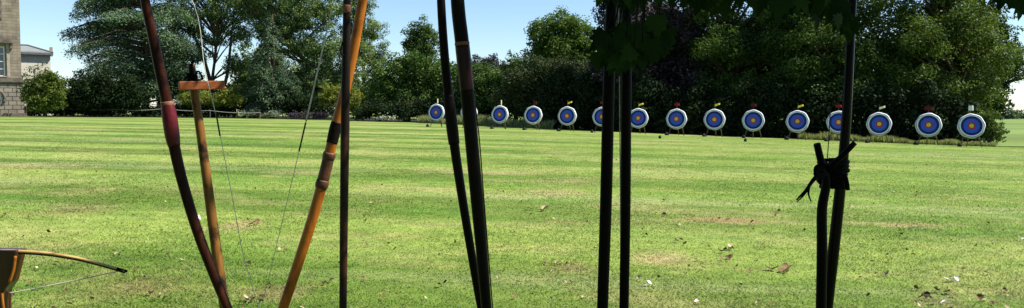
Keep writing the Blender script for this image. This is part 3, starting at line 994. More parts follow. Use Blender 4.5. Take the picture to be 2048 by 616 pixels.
# rope line along the left edge of the lawn
def rope():
    d0 = 91.5
    posts = [(52, 213), (128, 216), (232, 219), (330, 217), (420, 221), (520, 225)]
    P0 = at(posts[0][0], posts[0][1], d0)
    base = np.array([P0[0], d0, float(zg(P0[0]))])
    root = empty('rope_fence', base)
    tag(root, 'sagging pale rope on low posts along the far left lawn edge', 'rope fence')
    tops = []
    for px, py in posts:
        p = at(px, py, d0 + (px - 52) * .006) - base
        tops.append(p)
        gz = float(zg(p[0] + base[0])) - base[2]
        boxes('post', [((p[0] - .05, p[1] - .05, gz), (p[0] + .05, p[1] + .05, p[2] + .06))], M['post'], root, .01)
    pts = []
    for a_, b_ in zip(tops[:-1], tops[1:]):
        for t in np.linspace(0, 1, 12)[:-1]:
            p = a_ * (1 - t) + b_ * t
            pts.append(p - np.array([0, .06, .30 * 4 * t * (1 - t) * .5]))
    pts.append(tops[-1] - np.array([0, .06, 0]))
    tube('rope', pts, .03, M['rope'], root, 6)


rope()

# ------------------------------------------------------------------ archery targets
ORD = ['leftmost', 'second', 'third', 'fourth', 'fifth', 'sixth', 'seventh', 'eighth', 'ninth', 'tenth', 'eleventh', 'twelfth', 'thirteenth', 'fourteenth', 'rightmost']
TG = [(873, 225), (938, 225), (1000, 229), (1066.5, 230.5), (1134.5, 232), (1204, 233.5), (1276.5, 236.5), (1353, 238), (1429, 239),
      (1506.5, 241), (1595, 243), (1677, 244.5), (1758, 248), (1857, 250), (1942.5, 252)]
FLAGS = ['cream', 'red', 'cream', 'maroon', 'yellow', 'red', 'yellow', 'red', 'yellow', 'maroon', 'yellow', 'red', 'cream', 'maroon', 'white']
FLAGW = dict(cream='cream', red='red', maroon='dark red', yellow='yellow', white='white')
FSHAPE = ['strip', 'droop', 'strip', 'droop', 'fly', 'wide', 'fly', 'wide', 'fly', 'wide', 'fly', 'wide', 'fly', 'hump', 'square']
HC = 1.14


def worn(m, col):
    nt = m.node_tree
    b = nt.nodes['Principled BSDF']
    v = nt.nodes.new('ShaderNodeTexVoronoi'); v.inputs['Scale'].default_value = 9
    nt.links.new(coords(nt, world=True), v.inputs['Vector'])
    src = b.inputs['Base Color'].links[0].from_socket
    hole = ramp(nt, v.outputs['Distance'], [(.10, (.75, .75, .75)), (.17, (0, 0, 0))])
    nt.links.new(mix(nt, hole, src, col), b.inputs['Base Color'])


for k_ in ('white', 'black', 'blue', 'red', 'gold'):
    worn(M['face_' + k_], (.10, .09, .07) if k_ != 'black' else (.2, .2, .2))


def disc(name, r0, r1, y, mat, parent, tilt_m, n=40):
    th = np.arange(n) * 2 * math.pi / n
    if r0 > 0:
        V = np.concatenate([np.stack([r * np.cos(th), np.full(n, y), r * np.sin(th)], -1) for r in (r0, r1)])
        j = np.arange(n)
        Q = np.stack([j, (j + 1) % n, (j + 1) % n + n, j + n], -1)
    else:
        V = np.stack([r1 * np.cos(th), np.full(n, y), r1 * np.sin(th)], -1)
        Q = np.arange(n)[None]
    V = V @ tilt_m.T + np.array([0, 0, HC])
    return mesh_np(name, V, Q, mat, parent)


def flag_mesh(shape, mat, tgt, tilt_m):
    base = np.array([0, .06, .70])
    pole = boxes('flag_pole', [((-.012, -.012, 0), (.012, .012, .42))], M['easel'], tgt)
    n, k = 9, 4
    L, Hh, ang, z0 = dict(strip=(.13, .34, 80, .06), droop=(.22, .22, 70, .14), fly=(.32, .14, -18, .18), wide=(.34, .14, 6, .2), hump=(.44, .20, 2, .14), square=(.25, .27, 0, .16))[shape]
    V = []
    for i in range(n):
        s = i / (n - 1)
        for j in range(k):
            t = j / (k - 1)
            wv = .035 * math.sin(s * 7 + t) * s
            x = s * L * (1 if shape != 'strip' else .6)
            z = z0 + t * Hh * (1 - .25 * s * (shape == 'fly')) - s * L * .45 * math.sin(R(max(0, ang))) * .4
            if shape == 'fly':
                z += s * .12 - .05
            V.append((x - (L * .5 if shape in ('wide', 'hump', 'square') else 0), wv - .015, z))
    V = np.array(V)
    a = (np.arange(n - 1)[:, None] * k + np.arange(k - 1)[None]).ravel()
    Vb = V + np.array([0, .008, 0])
    Q = np.stack([a, a + k, a + k + 1, a + 1], -1)
    Fc = mesh_np('flag', np.concatenate([V, Vb]), np.concatenate([Q, Q[:, ::-1] + n * k]), mat, tgt)
    off = tilt_m @ base + np.array([0, 0, HC])
    for o in (pole, Fc):
        o.location = tuple(off)
    pole.parent = Fc
    pole.location = (0, 0, 0)
    Fc.parent = tgt
    return Fc


def make_target(i, px, py):
    r = 17.4 + (px - 873) * .0071
    d = FPX * .68 / r
    p = at(px, py, d)
    gz = float(zg(p[0]))
    root = empty('archery_target', (p[0], d, p[2] - HC), R(-20 + 3 * math.sin(i * 2.3)) )
    extra = {1: ', mostly behind dark bows', 5: ', half behind black staves', 6: ', partly behind black staves', 11: ', half behind tall stave',
             14: ', beside the bright shrub', 0: ', the smallest looking one'}.get(i, '')
    where = ORD[i] if i in (0, 14) else ORD[i] + ' from left'
    tag(root, f'ringed archery target with {FLAGW[FLAGS[i]]} flag, {where}{extra}', 'archery target', 'archery targets in a row across the lawn')
    lean = R(-6 + 3.5 * math.sin(i * 1.7))
    tm = np.array(Matrix.Rotation(lean, 3, 'X'))
    roll = .2 * math.sin(i * 3.1)
    # boss: octagon with softened corners, layered foam
    n = 48
    th = np.arange(n) * 2 * math.pi / n
    def oc(R0):
        k = np.abs(((th + roll) % (math.pi / 4)) - math.pi / 8)
        rr = R0 * np.minimum(1.0, .945 / np.cos(math.pi / 8 - k + 0) if False else .968 / np.cos(k))
        return rr
    rings = [(.64, -.09), (.675, -.075), (.68, .0), (.675, .08), (.64, .1)]
    V = np.concatenate([np.stack([oc(a_) * np.cos(th), np.full(n, y), oc(a_) * np.sin(th)], -1) for a_, y in rings]) @ tm.T + np.array([0, 0, HC])
    j = np.arange(n)
    Q = np.concatenate([np.stack([k * n + j, k * n + (j + 1) % n, (k + 1) * n + (j + 1) % n, (k + 1) * n + j], -1) for k in range(4)])
    mesh_np('boss', V, [Q, np.arange(n)[None], (np.arange(n)[::-1] + 4 * n)[None]], M['boss'], root, False)
    fy = -.094
    face = disc('target_face', .530, .60, fy, M['face_white'], root, tm)
    disc('navy_ring', .40, .530, fy, M['face_black'], face, tm)
    disc('blue_ring', .205, .40, fy, M['face_blue'], face, tm)
    disc('red_ring', .115, .205, fy, M['face_red'], face, tm)
    disc('gold_centre', 0, .115, fy, M['face_gold'], face, tm)
    # easel
    g = gz - (p[2] - HC)
    for pts in ([(-.50, -.08, g), (-.30, .13, HC - .2), (-.12, .24, HC + .52)], [(.50, -.08, g), (.30, .13, HC - .2), (.12, .24, HC + .52)], [(0, .95, g), (0, .55, HC * .5), (0, .25, HC + .5)]):
        tube('leg', pts, .028, M['easel'], root, 6)
    tube('cross_rail', [(-.42, .03, g + .47), (.42, .03, g + .47)], .025, M['easel'], root, 6)
    fl = flag_mesh(FSHAPE[i], M['flag_' + FLAGS[i]], root, tm)
    fl['label'] = f'{FLAGW[FLAGS[i]]} cloth flag on the rim'
    return p, d, gz, r


BAGPX = [(855, 256), None, (983, 262), (1048, 263), (1117, 265), (1184, 267), None, (1333, 271), (1408, 274), (1487, 276), (1573, 279), (1653, 281), (1734, 284), (1832, 286), (1920, 291)]


def bag_mesh(seed):
    r2 = np.random.default_rng(seed)
    bm = bmesh.new()
    bmesh.ops.create_icosphere(bm, subdivisions=3, radius=1)
    for v in bm.verts:
        c = v.co
        z = max(c.z, -.55)
        sq = 1 + .12 * math.sin(5 * c.x + seed) * math.cos(4 * c.y)
        neck = 1 - .45 * max(0, z - .55)
        v.co = Vector((c.x * .13 * sq * neck, c.y * .10 * sq * neck, (z + .55) * .125 + (.02 if c.z > .9 else 0)))
    return bm


tinfo = []
for i, (px, py) in enumerate(TG):
    tinfo.append(make_target(i, px, py))
for i, bp in enumerate(BAGPX):
    if not bp:
        continue
    p, d, gz, r = tinfo[i]
    x = (bp[0] - 1024) / FPX * (d - .35)
    bo = bm_obj('weight_bag', bag_mesh(i + 3), M['bag'], None, True)
    bo.location = (x, d - .35, float(zg(x)))
    bo.rotation_euler = (0, 0, i * .9)
    strap = tube('handle', smooth_curve([(-.07, 0, .15), (-.04, 0, .21), (.04, 0, .21), (.07, 0, .15)], 9), .012, M['bag'], bo, 6)
    tag(bo, f'small black bag on the grass by the foot of the {ORD[i]} target', 'bag', 'black weight bags at the target feet')

# two dark pegs on the grass in front of the row
for px, py, lab in [(1320, 284, 'tiny dark tee marker on the lawn in front of the eighth target'), (1491, 286, 'tiny dark tee marker on the lawn in front of the tenth target')]:
    d = 44 if px < 1400 else 42
    x = (px - 1024) / FPX * d
    o = bm_obj('ground_marker', bag_mesh(31 if px < 1400 else 37), M['bag'], None, True)
    o.scale = (.6, .6, .9)
    o.location = (x, d, float(zg(x)))
    tag(o, lab, 'ground marker')

# ------------------------------------------------------------------ bows and staves in the foreground


def px_curve(pts, k=60):
    """pts: (px, py, d)"""
    return smooth_curve([at(*p) for p in pts], k)


def stave(name, label, cat, pts, rad, mat, ell=.9, group=None, k=60):
    c = px_curve(pts, k)
    foot = c[-1] if c[-1][2] < c[0][2] else c[0]
    root = empty(name, (foot[0], foot[1], float(zg(foot[0]))))
    tag(root, label, cat, group)
    org = np.array(root.location)
    body = tube('stave', c - org, np.interp(np.linspace(0, 1, k), np.linspace(0, 1, len(rad)), rad), mat, root, 18, ell)
    return root, c, org


def sleeve(name, c, org, s0, s1, rad, mat, parent, ell=.9, ends=.0, n=24):
    """a wrap around part s0..s1 (fractions) of the centre line"""
    k = len(c)
    ii = np.linspace(s0 * (k - 1), s1 * (k - 1), n)
    P = np.stack([np.interp(ii, np.arange(k), c[:, q]) for q in range(3)], -1)
    rr = np.interp(np.linspace(0, 1, n), np.linspace(0, 1, len(rad)), rad)
    return tube(name, P - org, rr, mat, parent, 18, ell)


def frac(c, py_px):
    """fraction along the centre line where it passes photo row py"""
    v = []
    for p in c:
        dy, dz = p[1], p[2] - CAM_H
        f = dy * math.cos(PITCH) - dz * math.sin(PITCH)
        u = dy * math.sin(PITCH) + dz * math.cos(PITCH)
        v.append(308 - FPX * u / f)
    o = np.argsort(v)
    return float(np.interp(py_px, np.array(v)[o], np.linspace(0, 1, len(c))[o]))


# all rows go from the top tip down to the foot on the ground. 1 px at 2.2 m is 1.375 mm
q = 2.2 / FPX
G = lambda px, d: 226 + CAM_H * FPX / d      # row of the ground at distance d

# red gripped longbow
red, c, org = stave('longbow', 'dark reddish longbow with a crimson leather grip, curving at the left', 'bow',
                    [(278, -140, 2.2), (283, -60, 2.2), (290, 0, 2.2), (305, 70, 2.2), (322, 150, 2.2), (336, 215, 2.2), (347, 285, 2.2), (364, 360, 2.2), (394, 460, 2.2), (430, 555, 2.2), (470, 650, 2.2), (530, 780, 2.2), (620, 940, 2.2), (690, 1085, 2.2)],
                    [.006, .011, .0125, .0135, .0145, .0155, .0155, .0145, .014, .0135, .012, .0105, .009, .006], M['red_wood'])
s0, s1 = frac(c, 207), frac(c, 292)
gr = sleeve('grip', c, org, s0, s1, [.0170, .0195, .0200, .0200, .0195, .0165], M['grip_red'], red)
sleeve('grip_band', c, org, frac(c, 204), frac(c, 213), [.0172, .0182, .0172], M['binding'], gr, n=6)
top, bot = c[0] - org, c[-1] - org
sp = smooth_curve([top, at(384, 0, 2.2) - org, at(410, 140, 2.2) - org, at(434, 240, 2.2) - org, at(468, 412, 2.2) - org, at(496, 545, 2.2) - org, at(580, 800, 2.2) - org, bot], 40)
st = tube('string', sp, .0011, M['string'], red, 6)
tube('serving', smooth_curve([at(432, 225, 2.2) - org, at(440, 272, 2.2) - org], 6), .0023, M['dark_string'], st, 6)
tube('nock', [top, top + np.array([-.003, 0, .03])], [.0085, .003], M['grip_dark'], red, 10)

# T-shaped prop
tp, c, org = stave('bow_prop', 'leaning wooden T-shaped prop with a bright orange crossbar, behind the red gripped bow', 'prop',
                   [(383, 128, 2.34), (388, 180, 2.34), (399, 250, 2.34), (414, 360, 2.34), (430, 480, 2.34), (448, 606, 2.34), (470, 760, 2.34), (505, 1053, 2.34)],
                   [.010, .0115, .0125, .0135, .0145, .0145, .0145, .014], M['ochre_wood'], 1.0)
A_, B_ = at(354, 173, 2.32) - org, at(453, 169, 2.32) - org
bm = bmesh.new()
box_bm(bm, (-.5 * np.linalg.norm(B_ - A_), -.016, -.0125), (.5 * np.linalg.norm(B_ - A_), .012, .0125), .002)
cb = bm_obj('crossbar', bm, M['tbar_wood'], tp)
cb.location = tuple((A_ + B_) / 2); cb.rotation_euler = (0, -math.atan2(B_[2] - A_[2], B_[0] - A_[0]), R(28)); cb.scale = (.86, 1, 1)
cb['label'] = 'orange softwood crossbar'
pts = []
for t in np.linspace(0, 1, 120):
    a = t * 2 * math.pi * 7
    pts.append(at(384.5 + 8 * math.cos(a), 152 + 9 * t + 5 * math.sin(a * .5), 2.34) - org + np.array([0, .014 * math.sin(a), 0]))
tube('lashing', pts, .004, M['leather'], tp, 6)
tubes('cord_end', [(smooth_curve([at(381, 156, 2.33) - org, at(372, 146, 2.32) - org, at(376, 150, 2.30) - org, at(368, 160, 2.31) - org], 8), .003),
                   (smooth_curve([at(388, 156, 2.33) - org, at(396, 142, 2.32) - org, at(403, 152, 2.31) - org, at(405, 160, 2.31) - org], 8), .003),
                   (smooth_curve([at(384, 150, 2.33) - org, at(383, 132, 2.33) - org, at(387, 120, 2.33) - org], 8), .004)], M['leather'], tp, 6)

# orange longbow
og, c, org = stave('longbow', 'bright honey orange longbow with a brown leather grip', 'bow',
                   [(738, -150, 2.42), (733, -60, 2.42), (725, 0, 2.42), (711, 80, 2.42), (697, 150, 2.42), (683, 210, 2.42), (668, 268, 2.42), (650, 345, 2.42), (627, 430, 2.42), (600, 515, 2.42), (566, 616, 2.42), (520, 745, 2.42), (455, 900, 2.42), (400, 1022, 2.42)],
                   [.009, .0125, .0145, .0150, .0155, .0160, .0165, .0165, .0165, .0160, .0155, .0135, .011, .008], M['orange_wood'])
gr = sleeve('grip', c, org, frac(c, 312), frac(c, 370), [.0174, .0180, .0178, .0182, .0176], M['grip_brown'], og)
sleeve('grip_band', c, org, frac(c, 305), frac(c, 318), [.0185, .0200, .0196, .0185], M['grip_brown'], gr, n=8)
sleeve('grip_band', c, org, frac(c, 360), frac(c, 376), [.0185, .0200, .0204, .0200, .0185], M['grip_brown'], gr, n=8)
sleeve('arrow_plate', c, org, frac(c, 244), frac(c, 286), [.0172, .0185, .0180, .0172], M['grip_dark'], og)
top, bot = c[0] - org, c[-1] - org
sp = smooth_curve([top, at(672, -10, 2.42) - org, at(655, 55, 2.42) - org, at(622, 200, 2.42) - org, at(598, 303, 2.42) - org, at(570, 420, 2.42) - org, at(500, 700, 2.42) - org, bot], 40)
st = tube('string', sp, .0011, M['string'], og, 6)
tube('serving', smooth_curve([at(655.5, 53, 2.42) - org, at(638, 130, 2.42) - org, at(622, 200, 2.42) - org, at(612, 243, 2.42) - org], 12), .0025, M['string'], st, 8)
tube('serving', smooth_curve([at(611.5, 245, 2.42) - org, at(598, 303, 2.42) - org], 8), .0025, M['dark_string'], st, 8)

# upright dark bark-covered stave in front of the orange bow
bs, c, org = stave('bow_stave', 'straight upright dark bark mottled stave crossing in front of the orange bow', 'bow stave',
                   [(696, -220, 2.2), (694, 0, 2.2), (692, 120, 2.2), (690, 260, 2.2), (688, 420, 2.2), (686, 616, 2.2), (684, 860, 2.2), (683, 1090, 2.2)],
                   [.0075, .0105, .0115, .0125, .0115, .0105, .0100, .0085], M['bark_wood'])
tube('hook', smooth_curve([at(686, 82, 2.2) - org, at(683, 92, 2.19) - org, at(682, 106, 2.19) - org, at(688, 112, 2.19) - org], 10), .0022, M['leather'], bs, 6)
sleeve('tip_binding', c, org, frac(c, 10), frac(c, 26), [.0112, .0122, .0112], M['binding'], bs, n=6)

# dark bow pair in the middle
b1, c, org = stave('longbow', 'slim dark bow with a stepped leather grip, left one of the middle pair', 'bow',
                   [(876, -160, 2.15), (882, 0, 2.15), (889, 110, 2.15), (898, 200, 2.15), (908, 285, 2.15), (922, 380, 2.15), (940, 490, 2.15), (962, 616, 2.15), (995, 780, 2.15), (1050, 1116, 2.15)],
                   [.009, .0112, .0120, .0128, .0130, .0122, .0115, .0108, .010, .007], M['dark_wood'])
sleeve('grip', c, org, frac(c, 190), frac(c, 288), [.0140, .0152, .0158, .0160, .0150], M['grip_dark'], b1)
b2, c, org = stave('longbow', 'thick dark maroon bow with a pale thread binding, right one of the middle pair', 'bow',
                   [(908, -160, 2.05), (915, 0, 2.05), (924, 85, 2.05), (934, 180, 2.05), (943, 280, 2.05), (954, 400, 2.05), (963, 500, 2.05), (973, 616, 2.05), (990, 800, 2.05), (1012, 1165, 2.05)],
                   [.013, .0175, .0180, .0178, .0172, .0165, .0150, .0135, .012, .008], M['dark_wood'])
sleeve('maroon_sleeve', c, org, frac(c, 92), frac(c, 182), [.0186, .0188, .0186, .0182], M['maroon_wood'], b2)
sleeve('thread_binding', c, org, frac(c, 84), frac(c, 91), [.0186, .0192, .0186], M['binding'], b2, n=6)
sp = smooth_curve([c[0] - org, at(925, 0, 2.06) - org, at(938, 120, 2.06) - org, at(957, 262, 2.06) - org, at(968, 400, 2.06) - org, at(984, 600, 2.06) - org, at(1000, 800, 2.06) - org, c[-1] - org], 40)
tube('string', sp, .0016, M['dark_string'], b2, 6)

# black pair under the hanging leaves
b3, c, org = stave('longbow', 'black bow leaning slightly left, left one of the pair under the hanging leaves', 'bow',
                   [(1229, -160, 2.05), (1223, 0, 2.05), (1219, 120, 2.05), (1216, 230, 2.05), (1212, 400, 2.05), (1205, 616, 2.05), (1198, 850, 2.05), (1190, 1165, 2.05)],
                   [.012, .0140, .0150, .0155, .0155, .0145, .013, .009], M['black_wood'])
b4, c, org = stave('longbow', 'upright black bow with a taut string, right one of the pair under the hanging leaves', 'bow',
                   [(1255, -160, 2.12), (1254, 0, 2.12), (1253, 120, 2.12), (1252, 250, 2.12), (1251, 420, 2.12), (1248, 616, 2.12), (1244, 850, 2.12), (1236, 1128, 2.12)],
                   [.011, .0130, .0138, .0140, .0136, .0128, .011, .008], M['black_wood'])
sp = smooth_curve([c[0] - org, at(1238, 0, 2.13) - org, at(1239, 150, 2.13) - org, at(1240, 300, 2.13) - org, at(1241, 450, 2.13) - org, at(1240, 616, 2.13) - org, at(1238, 850, 2.13) - org, c[-1] - org], 40)
tube('string', sp, .0014, M['string'], b4, 6)

# tall stave on the right with the lashed fork
b5, c, org = stave('bow_stave', 'tall blue-black stave leaning at the right, lashed to a forked prop', 'bow stave',
                   [(1714, -160, 2.1), (1706, -20, 2.1), (1701, 80, 2.1), (1695, 200, 2.1), (1688, 300, 2.1), (1677, 410, 2.1), (1666, 510, 2.1), (1654, 616, 2.1), (1632, 820, 2.1), (1600, 1145, 2.1)],
                   [.009, .0108, .0112, .0118, .0130, .0145, .0150, .0150, .014, .010], M['steel_wood'])
sp = smooth_curve([c[0] - org, at(1664, 200, 2.11) - org, at(1658, 270, 2.11) - org, at(1650, 380, 2.11) - org, at(1638, 520, 2.11) - org, at(1634, 616, 2.11) - org, c[-1] - org], 30)
sp = smooth_curve([at(1661, 215, 2.11) - org, at(1656, 300, 2.11) - org, at(1644, 450, 2.11) - org, at(1636, 560, 2.11) - org, at(1630, 680, 2.11) - org, at(1612, 900, 2.11) - org, c[-1] - org], 30)
tube('string', sp, .0013, M['dark_string'], b5, 6)

fk, c, org = stave('forked_prop', 'black forked stick tied to the tall right stave with a leather cord', 'prop',
                   [(1634, 288, 2.02), (1641, 318, 2.03), (1650, 346, 2.03), (1652, 372, 2.03), (1644, 420, 2.03), (1644, 500, 2.03), (1642, 616, 2.03), (1638, 820, 2.03), (1634, 1180, 2.03)],
                   [.0088, .0092, .0098, .0110, .0125, .0130, .0128, .012, .010], M['black_wood'], 1.0)
tube('fork_arm', smooth_curve([at(1640, 362, 2.06) - org, at(1660, 334, 2.02) - org, at(1684, 312, 2.00) - org, at(1710, 285, 1.99) - org], 14), [.011, .010, .0095, .009, .0085, .008, .0075, .0074, .0073, .0072, .0071, .007, .007, .0068], M['black_wood'], fk, 12)
# leather wrapping: coils round both sticks
pts = []
for t in np.linspace(0, 1, 260):
    a = t * 2 * math.pi * 11
    cx, cy = 1664 + 3 * math.sin(t * 9), 326 + 44 * t
    pts.append(at(cx + 27 * math.cos(a) * (1 - .22 * t), cy + 9 * math.sin(a * .5 + 1.0), 2.07) + np.array([0, .037 * math.sin(a), 0]) - org)
cw = tube('cord_wrap', pts, .0062, M['leather'], fk, 8)
pts = []
for t in np.linspace(0, 1, 90):
    a = t * 2 * math.pi * 4
    pts.append(at(1640 + 9 * math.cos(a), 338 + 8 * math.sin(a) + 10 * t, 2.02 + .012 * math.sin(a * .5)) - org)
tube('knot', pts, .0055, M['leather'], cw, 8)
tube('cord_end', smooth_curve([at(1640, 346, 2.02) - org, at(1625, 362, 2.0) - org, at(1612, 380, 2.0) - org, at(1593, 400, 2.0) - org], 14), np.linspace(.0068, .0022, 14), M['leather'], fk, 8)
tube('cord_end', smooth_curve([at(1618, 374, 2.0) - org, at(1617, 388, 2.0) - org, at(1622, 403, 1.99) - org], 10), np.linspace(.0035, .0016, 10), M['leather'], fk, 8)
tube('cord_end', smooth_curve([at(1616, 378, 2.0) - org, at(1606, 392, 2.0) - org, at(1594, 404, 1.99) - org], 10), np.linspace(.0030, .0012, 10), M['leather'], fk, 8)
tube('cord_end', smooth_curve([at(1688, 350, 2.02) - org, at(1693, 362, 2.02) - org, at(1696, 380, 2.02) - org], 10), np.linspace(.006, .0055, 10), M['leather'], fk, 8)

# crossbow standing at the lower left corner
cx0 = at(-10, 503, 2.25)
cw = empty('crossbow', (cx0[0], 2.25, float(zg(cx0[0]))))
org = np.array(cw.location)
tag(cw, 'wooden crossbow standing at the lower left corner with pale bamboo limbs', 'crossbow')
limb = [(-270, 545, 2.25), (-200, 522, 2.25), (-110, 506, 2.25), (-10, 502, 2.25), (40, 502.5, 2.25), (100, 507, 2.25), (160, 517, 2.25), (210, 530, 2.25), (250, 542, 2.25)]
cc = px_curve(limb, 50)
pr = tube('prod', cc - org, np.interp(np.linspace(0, 1, 50), [0, .5, 1], [.0026, .0046, .0026]), M['prod'], cw, 12, 1.6)
tube('belly_strip', cc - org + np.array([0, -.001, -.0050]), np.interp(np.linspace(0, 1, 50), [0, .5, 1], [.0022, .0034, .0022]), M['prod_belly'], pr, 10, 1.7)
tube('nock', [cc[-1] - org + np.array([-.022, 0, .006]), cc[-1] - org + np.array([.006, 0, -.001])], [.0052, .0035], M['leather'], pr, 10)
tube('nock', [cc[0] - org + np.array([.022, 0, .006]), cc[0] - org + np.array([-.006, 0, -.001])], [.0052, .0035], M['leather'], pr, 10)
tube('string', smooth_curve([at(243, 541, 2.25) - org, at(120, 567, 2.26) - org, at(-10, 588, 2.27) - org, at(-130, 570, 2.26) - org, at(-264, 545, 2.25) - org], 30), .0017, M['string'], cw, 8)
bm = bmesh.new()
prof = [(-30, 501), (33, 501), (33, 512), (19, 566), (6, 584), (4, 604), (6, 660), (10, 900), (-26, 900), (-30, 600)]
fr = [bm.verts.new(at(a_, b_, 2.235) - org) for a_, b_ in prof]
bk = [bm.verts.new(at(a_, b_, 2.235) - org + np.array([0, .045, 0])) for a_, b_ in prof]
bm.faces.new(fr); bm.faces.new(bk[::-1])
for i in range(len(prof)):
    j = (i + 1) % len(prof)
    bm.faces.new([fr[i], bk[i], bk[j], fr[j]])
bmesh.ops.recalc_face_normals(bm, faces=bm.faces)
bmesh.ops.bevel(bm, geom=list(bm.edges), offset=.004, segments=3, affect='EDGES', profile=.5)
bm_obj('stock', bm, M['crossbow_wood'], cw, False)
tube('stock_butt', smooth_curve([at(-8, 895, 2.25) - org, at(-8, 980, 2.25) - org, (at(-8, 1080, 2.25) - org)], 8), [.024, .027, .03, .033, .034, .035, .035, .033], M['crossbow_wood'], cw, 14)
tube('orange_edge', smooth_curve([at(31, 512, 2.232) - org, at(27, 540, 2.232) - org, at(18.5, 565, 2.232) - org], 10), .0042, M['orange_wood'], cw, 8)
tube('orange_edge', smooth_curve([at(4, 584, 2.232) - org, at(5, 600, 2.232) - org, at(9, 630, 2.232) - org], 8), .0035, M['orange_wood'], cw, 8)

# ------------------------------------------------------------------ shade tree whose leaves hang into the frame
LEAF = [(0, -.08), (.16, .02), (.40, -.06), (.36, .12), (.52, .30), (.34, .34), (.38, .62), (.20, .56), (.12, .78), (0, 1.0),
        (-.12, .78), (-.20, .56), (-.38, .62), (-.34, .34), (-.52, .30), (-.36, .12), (-.40, -.06), (-.16, .02)]
LEAF = np.array(LEAF)


def palmate(centres, tips, normals, sizes):
    """fan of triangles round a centre point per leaf; returns V, F"""
    n = len(centres)
    k = len(LEAF)
    T = tips / (np.linalg.norm(tips, axis=1)[:, None] + 1e-9)
    N = normals - (normals * T).sum(1)[:, None] * T
    N /= np.linalg.norm(N, axis=1)[:, None] + 1e-9
    S = np.cross(T, N)
    curl = -.22 * (LEAF[:, 0] ** 2 + (LEAF[:, 1] - .3) ** 2)
    P = centres[:, None] + sizes[:, None, None] * (LEAF[None, :, :1] * S[:, None] + LEAF[None, :, 1:] * T[:, None] + curl[None, :, None] * N[:, None])
    M0 = centres[:, None] + sizes[:, None, None] * (.22 * T[:, None])
    V = np.concatenate([M0, P], 1).reshape(-1, 3)
    b_ = np.arange(n)[:, None] * (k + 1)
    j = np.arange(k)[None]
    Fc = np.stack([np.broadcast_to(b_, (n, k)), b_ + 1 + j, b_ + 1 + (j + 1) % k], -1).reshape(-1, 3)
    return V, Fc


st_base = np.array([2.7, -1.6, float(zg(2.7))])
stree = empty('sycamore_tree', st_base)
tag(stree, 'overhanging sycamore whose large dark shaded leaves hang in from the top edge', 'tree')
lim = []
lim.append((smooth_curve([(0, 0, -.2), (.03, .05, 1.6), (-.05, .15, 3.2), (-.1, .3, 5.2)], 14), np.linspace(.26, .12, 14)))
def rel(p): return np.asarray(p, float) - st_base
bough = smooth_curve([(2.68, -1.45, 2.4), (2.2, -.3, 2.55), (1.7, .8, 2.3), (1.25, 1.7, 1.98), (.85, 1.85, 1.78), (.3, 1.82, 1.68)], 24)
lim.append((bough - st_base, np.linspace(.09, .008, 24)))
lim.append((smooth_curve([rel((1.7, .8, 2.3)), rel((1.75, 1.4, 2.0)), rel((1.3, 1.9, 1.7))], 12), np.linspace(.04, .006, 12)))
for e in ((2.5, 3.2, 4.2), (1.2, 2.9, 3.9), (3.6, 1.5, 4.4), (.8, 1.5, 3.8), (-1.4, 1.2, 3.9), (-2.6, 2.2, 4.0), (1.6, 3.7, 3.7), (-1.2, -1.0, 4.0)):
    s0 = np.array([2.62, -1.4, 4.2])
    lim.append((smooth_curve([rel(s0), rel((s0 + np.array(e)) / 2 + [0, 0, .5]), rel(e)], 12), np.linspace(.10, .015, 12)))
tubes('trunk', lim, M['bark'], stree, 10)
# canopy volume; open towards the sun over the left bows
Cn = []
while len(Cn) < 6000:
    q_ = len(Cn) % 5
    if q_ < 2:
        p = np.array([rng.uniform(-3.8, 4.6), rng.uniform(-1.0, 4.1), rng.uniform(2.75, 4.7)])
    else:
        if q_ < 4:
            p = np.array([rng.uniform(-4.5, 5.0), rng.uniform(-5.5, -1.2), rng.uniform(1.3, 4.7)])  # unseen leaves added behind the camera to cut sky light on the bows
        else:
            p = np.array([rng.uniform(-5.2, -2.7), rng.uniform(-2.5, 2.6), rng.uniform(.7, 3.6)])  # unseen low leaves added to block light from the left
        Cn.append(p)
        continue
    # where the sun ray through p meets the height z = 1.1
    k = (p[2] - 1.1) / .819
    sx = p[0] - .5877 * k
    if -1.6 < sx < -.12 and rng.random() > .05:
        continue
    if sx < -1.6 and rng.random() < .35:
        continue
    Cn.append(p)
Cn = np.array(Cn)
tp_ = rand_dir(len(Cn)) + np.array([0, 0, -.6])
nn = rand_dir(len(Cn)) * .7 + np.array([0, 0, 1.])
SV = np.array([.5877, -.0103, .809])
DAP = []  # leaves added up the sun ray to shade bows, prop and crossbar
for px, py, d in [(356, 173, 2.30), (368, 172, 2.31), (380, 171, 2.32), (394, 171, 2.33), (388, 190, 2.34), (287, -10, 2.2), (297, 38, 2.2), (309, 88, 2.2), (391, 205, 2.34), (397, 235, 2.34), (370, 385, 2.2), (434, 480, 2.34), (690, 60, 2.2), (690, 200, 2.2), (688, 300, 2.2), (688, 400, 2.2), (687, 500, 2.2)]:
    p = at(px, py, d)
    k = rng.uniform(1.0, 1.3)
    DAP.append(p + SV * k + np.array([0, 0, 0]))
Cn = np.concatenate([Cn, np.array(DAP) - SV * .0])
tp_ = np.concatenate([tp_, np.tile([-.3, .2, -.5], (len(DAP), 1)) + .2 * rand_dir(len(DAP))])
nn = np.concatenate([nn, np.tile(SV, (len(DAP), 1)) + .3 * rand_dir(len(DAP))])
Cx = np.stack([rng.uniform(.2, 3.2, 1300), rng.uniform(1.0, 3.0, 1300), rng.uniform(2.3, 3.3, 1300)], -1)  # more unseen leaves added overhead to keep sun off the hanging ones
Cx = Cx[(Cx[:, 0] - .5877 * (Cx[:, 2] - 1.1) / .819) > .02]
Cn = np.concatenate([Cx, Cn])
tp_ = np.concatenate([rand_dir(len(Cx)) + np.array([0, 0, -.6]), tp_])
nn = np.concatenate([rand_dir(len(Cx)) * .7 + np.array([0, 0, 1.]), nn])
